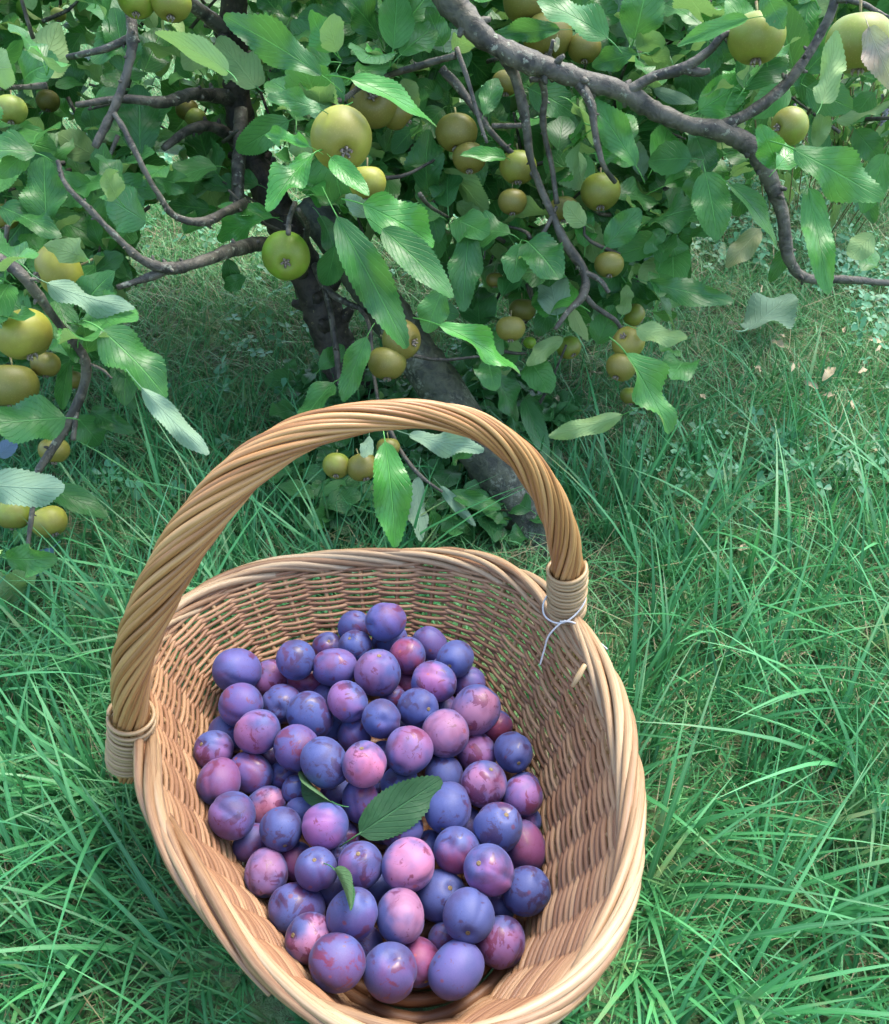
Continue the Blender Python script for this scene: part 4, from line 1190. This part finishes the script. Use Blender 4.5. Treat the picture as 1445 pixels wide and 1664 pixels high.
# body of the crown, behind: sampled in the volume the crown fills
twig_g = Geo()
n_ros = 0
for q in range(1200):
    x, y, d = rl.uniform(-150, 1600), rl.uniform(-150, 640), rl.uniform(1.12, 1.62)
    lim = 300 if x > 1130 else (330 if x > 240 else 620)
    if 640 < x < 1130: lim = 600
    if 330 < x < 640: lim = 350
    if y > lim: continue
    if y > 200 and d > 1.5: continue
    c = at_depth(x, y, d)
    if c[2] < 0.10: continue
    n_ros += 1
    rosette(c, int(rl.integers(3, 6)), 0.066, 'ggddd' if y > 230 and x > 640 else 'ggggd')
    if rl.random() < 0.35 and not open_zone(x, y, d) and not (x > 1040 and y > 330):
        e = c + rl.normal(size=3) * 0.05 + np.array([0, 0.03, -0.03])
        twig_g.add(*tube(catmull([c, (c + e) / 2 + rl.normal(size=3) * .008, e], 6), [0.0016, .0022, .003], 5))
# the crown above the picture, which shades what hangs below
for q in range(24):
    c = np.array([rl.uniform(-1.3, 1.4), rl.uniform(0.95, 2.6), rl.uniform(0.95, 1.5)])
    if c[0] > 0.35 or c[1] > 1.9: continue
    x, y, d = project(c)
    if y > -140: continue
    rosette(c, 5, 0.085, 'gd')
props(link('twig', twig_g.mesh('twig', M_bark), tree), kind='stuff')

leaves.sort(key=lambda a: -a[2])
inview = leaves
for M4, mk, px, d, k in inview[:298]:
    link('leaf', hi_leaf(k, mk), tree, Matrix([[float(v) for v in r] for r in M4]))
rest = {}
for M4, mk, px, d, k in inview[298:] + far_leaves:
    rest.setdefault(mk, []).append((M4, k, px))
names = 0
gall = {}
verts, quads, tris, uvs, mi_q, mi_t, nn = [], [], [], [], [], [], 0
keys = sorted(rest)
for kk, mk in enumerate(keys):
    for M4, k, px in rest[mk]:
        v_, q_, t_, u_ = (med if px > 40 else low)[k]
        verts.append(v_ @ M4[:3, :3].T + M4[:3, 3]); quads.append(q_ + nn); tris.append(t_ + nn); uvs.append(u_); nn += len(v_)
        mi_q.append(np.full(len(q_), kk)); mi_t.append(np.full(len(t_), kk))
me = mesh_np('foliage', np.concatenate(verts), np.concatenate(quads), np.concatenate(tris), np.concatenate(uvs))
for mk in keys: me.materials.append(MATS[mk])
if len(me.polygons) == sum(map(len, mi_q)) + sum(map(len, mi_t)):
    me.polygons.foreach_set('material_index', np.concatenate(mi_q + mi_t).astype(np.int32))
props(link('foliage', me, tree), kind='stuff')
print('leaves', len(leaves), 'far', len(far_leaves), 'fill plums', len(fill), 'rosettes', n_ros)

# tiny yellow leaf before the apple behind the bough
def single_leaf(name, bx, by, tx, ty, d, w, mat, nrm, parent=None, k=2, d2=None):
    base, tip_ = at_depth(bx, by, d), at_depth(tx, ty, d2 or d)
    L3 = np.linalg.norm(tip_ - base)
    M4 = leaf_matrix(base, tip_, np.array(nrm, float), (w * d / F_PX) / (L3 * variants[k]['W']))
    me_ = leaf_geo(1.0, **variants[k]).mesh(name, mat)
    return link(name, me_, parent, Matrix([[float(v) for v in r] for r in M4]))
single_leaf('leaf', 906, 60, 904, 82, 1.0, 11, M_leaf_wither, (0, -1, .3), tree)

# plum leaves lying on the heap
def heap_depth(x, y, lift=0.004):
    dmin = 9
    o_, d_ = CAM, ray(x, y); dn = d_ / np.linalg.norm(d_)
    for p, r in zip(pos, rad_):
        oc = p - CAM; b2 = oc @ dn; c2 = oc @ oc - r * r; disc = b2 * b2 - c2
        if disc > 0: dmin = min(dmin, (b2 - math.sqrt(disc)) / np.linalg.norm(d_))
    return dmin - lift if dmin < 9 else depth_at_z(x, y, 0.08)
def heap_leaf(bx, by, tx, ty, w, k, label, nrm, extra=0.004):
    ds = [heap_depth(bx + (tx - bx) * s, by + (ty - by) * s) for s in (0, .25, .5, .75, 1)]
    a = min(ds[0], ds[1] + .004) - extra; b_ = min(ds[4], ds[3] + .004) - extra
    need = min(ds[1:4]) - extra; m = (a + b_) / 2
    if m > need: a -= m - need; b_ -= m - need
    o = single_leaf('plum_leaf', bx, by, tx, ty, a, w, M_leaf_plum, nrm, None, k, b_)
    return props(o, label, 'leaf')
variants += [dict(W=.60, fold=.12, curl=.02, wave=.04, phase=1., twist=.1, shape=.85), dict(W=.42, fold=.95, curl=.10, wave=.02, phase=2., twist=.2, shape=.9)]
heap_leaf(584, 1355, 718, 1266, 74, 14, 'broad dark green plum leaf with a nibbled edge lying across the middle of the heap', (-.2, -.75, .65))
heap_leaf(540, 1304, 483, 1256, 34, 15, 'small green leaf standing folded between plums left of the broad leaf', (.2, -.8, .5), 0.001)
heap_leaf(543, 1412, 576, 1476, 24, 15, 'narrow curled green leaf resting on a purple plum in the lower heap', (.7, -.6, .4), 0.002)

# ------------------------------------------------------------------ grass
def inside_basket(x, y, f=0.86):
    d = np.stack([x - BC[0], y - BC[1]], -1); th = np.arctan2(d[..., 1], d[..., 0])
    return np.hypot(d[..., 0], d[..., 1]) < rim_r(th) * f
def blades(name, n, xr, yr, hgt, wid, lean, mat, seg=4, dens=None, label=None, droop=0.6, seed=1, avoid=0.80, clump=0.0):
    r_ = np.random.default_rng(seed)
    x = r_.uniform(*xr, n); y = r_.uniform(*yr, n)
    if dens is not None:
        keep = r_.random(n) < dens(x, y); x, y = x[keep], y[keep]
    # only ground near what can be seen from about here
    keep = (np.abs(x) < 0.30 + 0.66 * np.maximum(y, 0.2)) & ~inside_basket(x, y, avoid)
    x, y = x[keep], y[keep]
    if clump:
        cx, cy = np.round(x / clump), np.round(y / clump)
        hsh = np.sin(cx * 127.1 + cy * 311.7) * 43758.5453; h1 = hsh - np.floor(hsh); h2 = (hsh * 7.13) - np.floor(hsh * 7.13)
        k = 0.62
        x = x * (1 - k) + (cx + h1 - .5) * clump * k; y = y * (1 - k) + (cy + h2 - .5) * clump * k
        clean = h1 * 2 * math.pi
    keep = ~inside_basket(x, y, avoid)
    x, y = x[keep], y[keep]
    if clump: clean = clean[keep]
    if hgt[1] > 0.07:
        pd = np.hypot(x - POST[0] + 0.03, y - POST[1] + 0.06); keep = pd > 0.13
        x, y = x[keep], y[keep]; clean = clean[keep]
    n = len(x)
    z = ground_z(x, y) - 0.003
    hh = r_.uniform(*hgt, n) * (0.75 + 0.5 * r_.random(n)); ww = r_.uniform(*wid, n)
    dd_ = np.hypot(x - BC[0], y - BC[1]) / rim_r(np.arctan2(y - BC[1], x - BC[0]))
    hh = hh * np.clip((dd_ - 0.70) / 0.50, 0.22, 1)
    az = r_.uniform(0, 2 * math.pi, n)
    if clump: az = np.where(r_.random(n) < 0.55, clean + r_.normal(size=n) * 0.7, az)
    # blades close to the basket bend away from it
    dx, dy = x - BC[0], y - BC[1]; nearb = inside_basket(x, y, 1.25 + hgt[1] * 4)
    inward = (np.cos(az) * dx + np.sin(az) * dy) < 0
    az = np.where(nearb & inward, az + math.pi + r_.normal(size=n) * 0.3, az)
    ln = r_.uniform(*lean, n)
    ln = np.where(inside_basket(x, y, 1.2), np.maximum(ln, 0.6), ln)
    tw = az + math.pi / 2 + r_.normal(size=n) * 0.5
    V_, uv = [], []
    for s in range(seg + 1):
        t = s / seg
        horiz = hh * (ln * t + droop * ln * t * t * r_.uniform(.8, 1.2))
        vert = hh * (t - 0.42 * droop * ln * t ** 2.2)
        w = ww * (1 - t ** 2.2) * 0.5 if s < seg else np.zeros(n)
        cx, cy, cz = x + np.cos(az) * horiz, y + np.sin(az) * horiz, z + np.maximum(vert, 0.004 * s)
        wx, wy = np.cos(tw) * w, np.sin(tw) * w
        V_.append(np.stack([cx - wx, cy - wy, cz], 1)); uv.append(np.tile([0, t], (n, 1)))
        if s < seg:
            V_.append(np.stack([cx + wx, cy + wy, cz], 1)); uv.append(np.tile([1, t], (n, 1)))
    m = 2 * seg + 1
    V_ = np.stack(V_, 1).reshape(-1, 3); uv = np.stack(uv, 1).reshape(-1, 2)
    b0 = np.arange(n)[:, None] * m
    Q = np.concatenate([b0 + np.array([[2 * s, 2 * s + 1, 2 * s + 3, 2 * s + 2]]) for s in range(seg - 1)])
    T = b0 + np.array([[2 * (seg - 1), 2 * (seg - 1) + 1, 2 * seg]])
    me_ = mesh_np(name, V_, Q, T, uv, mat)
    o = link(name, me_)
    return props(o, label, None, None, 'stuff')
def soft(x, lo, hi): return np.clip((x - lo) / (hi - lo), 0, 1)
# short turf everywhere
blades('grass', 330000, (-2.2, 2.2), (0.05, 3.4), (0.018, 0.050), (0.0014, 0.0030), (0.2, 1.0), M_lawn, 3,
       lambda x, y: 1.0 / (1 + (np.maximum(y - 0.9, 0) * 0.7) ** 2), 'short fine lawn grass covering the ground', 0.7, 1, 0.75)
# longer grass round the basket
def long_d(x, y):
    a = 1 - soft(y, 0.90, 1.35)
    b_ = 0.35 + 0.65 * (0.5 + 0.5 * np.sin(x * 7 + 1) * np.sin(y * 9))
    return a * b_
blades('tall_grass', 66000, (-1.3, 1.3), (0.02, 1.7), (0.04, 0.095), (0.0020, 0.0042), (0.05, 0.55), M_grass, 5, long_d, 'longer green grass growing round the basket', 0.9, 2, 0.77, 0.03)
def tuft_d(x, y):
    left = (x < -0.12) & (y < 0.75); right = (x > 0.16) & (y < 1.0)
    edge = inside_basket(x, y, 1.35)
    return np.where(edge, .55, np.where(left, .8, np.where(right, .40, .05))) * (1 - soft(y, .9, 1.25))
blades('grass_tuft', 10000, (-0.9, 0.9), (0.0, 1.3), (0.08, 0.17), (0.0034, 0.0064), (0.08, 0.62), M_grass, 7, tuft_d, 'lush tufts of broad long grass blades beside the basket', 1.2, 3, 1.0, 0.06)
blades('dry_grass', 42000, (-1.6, 1.6), (0.05, 2.6), (0.02, 0.06), (0.0008, 0.0016), (0.9, 2.2), M_dry, 3, lambda x, y: 0.5 + 0 * x, 'thin dry straw coloured grass stems among the green', 0.4, 4, 1.0)

# clover among the turf at the right and beyond
def clover(name, n, xr, yr, label, seed):
    r_ = np.random.default_rng(seed); V_, Q = [], []
    nn = 0
    x = r_.uniform(*xr, n); y = r_.uniform(*yr, n)
    keep = (np.abs(x) < 0.3 + 0.66 * y) & ~inside_basket(x, y, 1.0) & (np.sin(x * 6 + 2) * np.sin(y * 5 + 1) + r_.normal(size=n) * .25 > 0.0)
    x, y = x[keep], y[keep]; n = len(x)
    z = ground_z(x, y) + r_.uniform(0.018, 0.042, n); s = r_.uniform(0.005, 0.0095, n); a0 = r_.uniform(0, 6.28, n)
    nx_, ny_ = r_.normal(size=n) * .35, r_.normal(size=n) * .35 - .15
    V_ = []
    for k in range(3):
        a = a0 + k * 2.094
        for rr_, da in ((0.0, 0), (.62, -.62), (1.12, -.42), (1.25, 0), (1.12, .42), (.62, .62)):
            px = s * rr_ * np.cos(a + da) * 1.25; py = s * rr_ * np.sin(a + da) * 1.25
            V_.append(np.stack([x + px, y + py, z - px * nx_ - py * ny_ - (0.0015 if da == 0 else 0)], 1))
    V_ = np.stack(V_, 1).reshape(-1, 3)
    b0 = np.arange(n)[:, None] * 18
    Q = np.concatenate([b0 + 6 * k + np.array([[0, 1, 2, 3]]) for k in range(3)] + [b0 + 6 * k + np.array([[0, 3, 4, 5]]) for k in range(3)])
    uv = np.tile([[0.2, 0.5]], (len(V_), 1))
    return props(link(name, mesh_np(name, V_, Q, None, uv, M_clover)), label, None, None, 'stuff')
clover('clover', 8000, (0.25, 2.0), (1.0, 2.3), 'patch of small blue-green clover leaves in the lawn at the right', 5)
clover('clover', 2200, (-1.2, 1.2), (0.95, 2.4), 'scattered clover leaves among the lawn grass', 6)

# low broad leaved weeds in the shade round the foot of the tree and the post
r_ = np.random.default_rng(77); wg = Geo()
for q in range(150):
    x, y = r_.uniform(480, 900), r_.uniform(640, 880)
    c = at_z(x, y, 0.0)
    if inside_basket(c[0], c[1], 1.02): continue
    for k in range(int(r_.integers(3, 6))):
        a = r_.uniform(0, 6.28); L = r_.uniform(.022, .048); b0 = c + np.array([0, 0, r_.uniform(.015, .05)])
        e = b0 + np.array([math.cos(a) * L, math.sin(a) * L, r_.uniform(-.3, .5) * L])
        v_, q_, t_, u_ = med[int(r_.integers(14))]
        M4 = leaf_matrix(b0, e, np.array([0, -.2, 1.0]) + r_.normal(size=3) * .3, r_.uniform(.8, 1.2))
        wg.add(v_ @ M4[:3, :3].T + M4[:3, 3], q_, t_, u_)
    wg.add(*tube(np.array([c - [0, 0, .005], c + [0, 0, .04]]), [.0012, .0009], 4))
props(link('weeds', wg.mesh('weeds', M_leaf_dark)), 'low dark broad leaved weeds round the foot of the tree and post', None, None, 'stuff')

# withered petals and bits on the lawn
r_ = np.random.default_rng(21)
petal_spots = [(1232, 462), (1190, 492), (1180, 527), (1262, 545), (1235, 605), (1230, 525), (1372, 540), (1412, 552), (1432, 562), (1410, 600), (1275, 565), (1330, 632), (1360, 645), (1380, 650), (1290, 590), (955, 605), (912, 665), (905, 642), (1145, 470), (1140, 640), (1355, 597), (1100, 440), (1420, 730), (1215, 888)]
petal_where = ['under the tip of the big pale fallen leaf stalk', 'between the yellowing hanging leaf and the clover', 'left of the big pale fallen leaf', 'just below the big pale fallen leaf', 'lying alone left of the clover patch centre', 'touching the stalk of the big pale fallen leaf', 'in the upper right clover, left one of three', 'in the upper right clover, middle one of three', 'in the upper right clover, rightmost of three', 'near the right edge below the group of three', 'just right below the big pale fallen leaf', 'at the lower end of the clover, left of two pale ones', 'at the lower end of the clover, paler left one of a pair', 'at the lower end of the clover, right one of a pair', 'in the middle of the clover patch', 'bright yellow one below the low apple spray', 'on the grass just right of the lowest small apple', 'on the grass below the bright yellow one', 'high up, right beside the drooping dark leaf tips', 'far left of the clover pair in short grass', 'alone at the right of the clover patch centre', 'farthest up, in the pale lawn under the branches', 'at the right edge in the open grass', 'lowest of all, in the long grass at the right']
petal_me = []
for k in range(4):
    petal_me.append(leaf_geo(1.0, W=.45, nL=6, nW=1, fold=.5, curl=.5 - .2 * k, wave=.3, serr=.1, phase=k * 1.3, twist=.8, shape=.8, stalk=0).mesh('withered_petal', M_husk))
for i, (x, y) in enumerate(petal_spots):
    p = at_z(x, y, 0.038); a = r_.uniform(0, 6.28); L = r_.uniform(0.016, 0.030)
    dv = np.array([math.cos(a), math.sin(a), r_.uniform(-.2, .2)]) * L
    M4 = leaf_matrix(p, p + dv, np.array([r_.normal() * .4, r_.normal() * .4, 1.0]), r_.uniform(.6, 1.1))
    o = link('withered_petal', petal_me[i % 4], None, Matrix([[float(v) for v in q] for q in M4]))
    props(o, 'withered petal ' + petal_where[i], 'petal', 'withered petals scattered on the lawn')
# large pale leaf fallen on the lawn
a, b_ = at_z(1214, 536, 0.045), at_z(1288, 482, 0.06)
M4 = leaf_matrix(a, b_, np.array([.1, -.35, -1.0]), 1.0)
props(link('fallen_leaf', leaf_geo(1.0, **variants[3]).mesh('fallen_leaf', M_leaf_pale), None, Matrix([[float(v) for v in q] for q in M4])),
      'large pale green leaf fallen upside down on the clover at the right', 'leaf')

# ------------------------------------------------------------------ flower bed behind the lawn at the right
def bed_z(X, Y): return 0.012 + 0.05 * np.clip(1 - ((X - 1.9) / 1.3) ** 2, 0, 1) * np.clip(1 - ((Y - 2.75) / 0.95) ** 2, 0, 1) + 0.006 * np.sin(X * 31) * np.sin(Y * 27)
xs_, ys_ = np.linspace(0.55, 3.2, 70), np.linspace(1.78, 3.7, 50)
X, Y = np.meshgrid(xs_, ys_)
bed = sheet('flower_bed', xs_, ys_, M_soil, lambda X, Y: np.where(((X - 1.9) / 1.32) ** 2 + ((Y - 2.75) / 0.94 + 0.10 * np.sin(X * 5)) ** 2 < 1, bed_z(X, Y) + .01, -0.02))
props(bed, 'dark bare soil of a flower bed at the lawn edge', kind='structure')
M_lav = simple_mat('faded_lavender', (0.20, 0.17, 0.24), (0.38, 0.34, 0.42), 90, 0.8)
def spikes(cx, cy, n, label, seed):
    r_ = np.random.default_rng(seed); st, fl_, lf = Geo(), Geo(), Geo()
    for q in range(n):
        a = r_.uniform(0, 6.28); rr_ = r_.uniform(0, .10); h = r_.uniform(.22, .38)
        b0 = np.array([cx + rr_ * math.cos(a), cy + rr_ * math.sin(a), .04]); t0 = b0 + np.array([math.cos(a) * h * .35, math.sin(a) * h * .35, h])
        c = catmull([b0, (b0 + t0) / 2 + np.array([0, 0, .02]), t0], 6)
        st.add(*tube(c, .0013, 4))
        for k in range(7):
            p = t0 - (t0 - c[-2]) * k * .14 + r_.normal(size=3) * .003
            fl_.add(*tube(np.array([p, p + np.array([r_.normal() * .004, r_.normal() * .004, .008])]), [.0038, .0022], 5))
        for k in range(5):
            v_, q_, t_, u_ = low[int(r_.integers(14))]
            M4 = leaf_matrix(c[1 + k % 3], c[1 + k % 3] + r_.normal(size=3) * .03 + np.array([0, 0, .035]), r_.normal(size=3) + np.array([0, -.5, 1]), .35)
            lf.add(v_ @ M4[:3, :3].T + M4[:3, 3], q_, t_, u_)
    root = empty('lavender', (cx, cy, .03), label, 'plant', 'faded lavender plants in the flower bed')
    for nm, gg, m_ in (('stems', st, M_stalk), ('flowers', fl_, M_lav), ('leaves', lf, M_leaf)):
        props(link(nm, gg.mesh(nm, m_), root), kind='stuff')
for i, (px_, py_, lb) in enumerate([(1385, 330, 'grey-mauve faded lavender at the right edge, behind the drooping branch'), (1300, 390, 'faded lavender nearest the lawn, left of the drooping branch elbow'),
                                   (1430, 250, 'taller faded lavender behind the others at the far right'), (1200, 300, 'faded lavender seen in the gap under the big bough')]):
    p = at_z(px_, py_, 0.0); spikes(p[0], p[1], 26, lb, 60 + i)
def bush(cx, cy, rx, ry, h, n, label, seed, mat, size=0.05):
    r_ = np.random.default_rng(seed); lf, st = Geo(), Geo()
    for q in range(n):
        v = r_.normal(size=3); v /= np.linalg.norm(v); rad = r_.uniform(.45, 1.0) ** .5 * (1 + .15 * math.sin(5 * math.atan2(v[1], v[0]) + seed))
        p = np.array([cx + v[0] * rx * rad, cy + v[1] * ry * rad, max(0.03, h * .45 + v[2] * h * .55 * rad)])
        v_, q_, t_, u_ = low[int(r_.integers(14))]
        dr = v + r_.normal(size=3) * .6; dr[2] += .1; dr /= np.linalg.norm(dr)
        M4 = leaf_matrix(p, p + dr * size * r_.uniform(.6, 1.2), v + np.array([0, 0, .8]) + r_.normal(size=3) * .3, .8)
        lf.add(v_ @ M4[:3, :3].T + M4[:3, 3], q_, t_, u_)
    for q in range(14):
        a = r_.uniform(0, 6.28)
        e = np.array([cx + math.cos(a) * rx * .7, cy + math.sin(a) * ry * .7, h * r_.uniform(.5, .9)])
        st.add(*tube(catmull([(cx, cy, 0), ((cx + e[0]) / 2, (cy + e[1]) / 2, e[2] * .6), e], 7), np.linspace(.008, .002, 7), 5))
    root = empty('shrub', (cx, cy, 0), label, 'shrub', 'shrubs at the far end of the lawn')
    props(link('leaves', lf.mesh('leaves', mat), root), kind='stuff')
    link('stem', st.mesh('stem', M_bark), root)
bush(1.35, 2.75, .35, .3, .42, 1500, 'low green shrub in the flower bed behind the drooping branch', 1, M_leaf)
bush(2.2, 2.9, .5, .4, .6, 1800, 'broad shrub in the flower bed at the far right', 2, M_leaf_dark)
bush(-2.2, 5.2, 1.0, .7, 1.2, 2200, 'dark shrub at the far left end of the lawn', 3, M_leaf_dark, .10)
bush(-0.2, 5.6, 1.2, .7, 1.1, 2400, 'wide green shrub at the far end of the lawn behind the tree', 4, M_leaf, .10)
bush(2.0, 5.4, 1.2, .7, 1.3, 2400, 'tall shrub at the far right end of the lawn', 5, M_leaf_dark, .10)
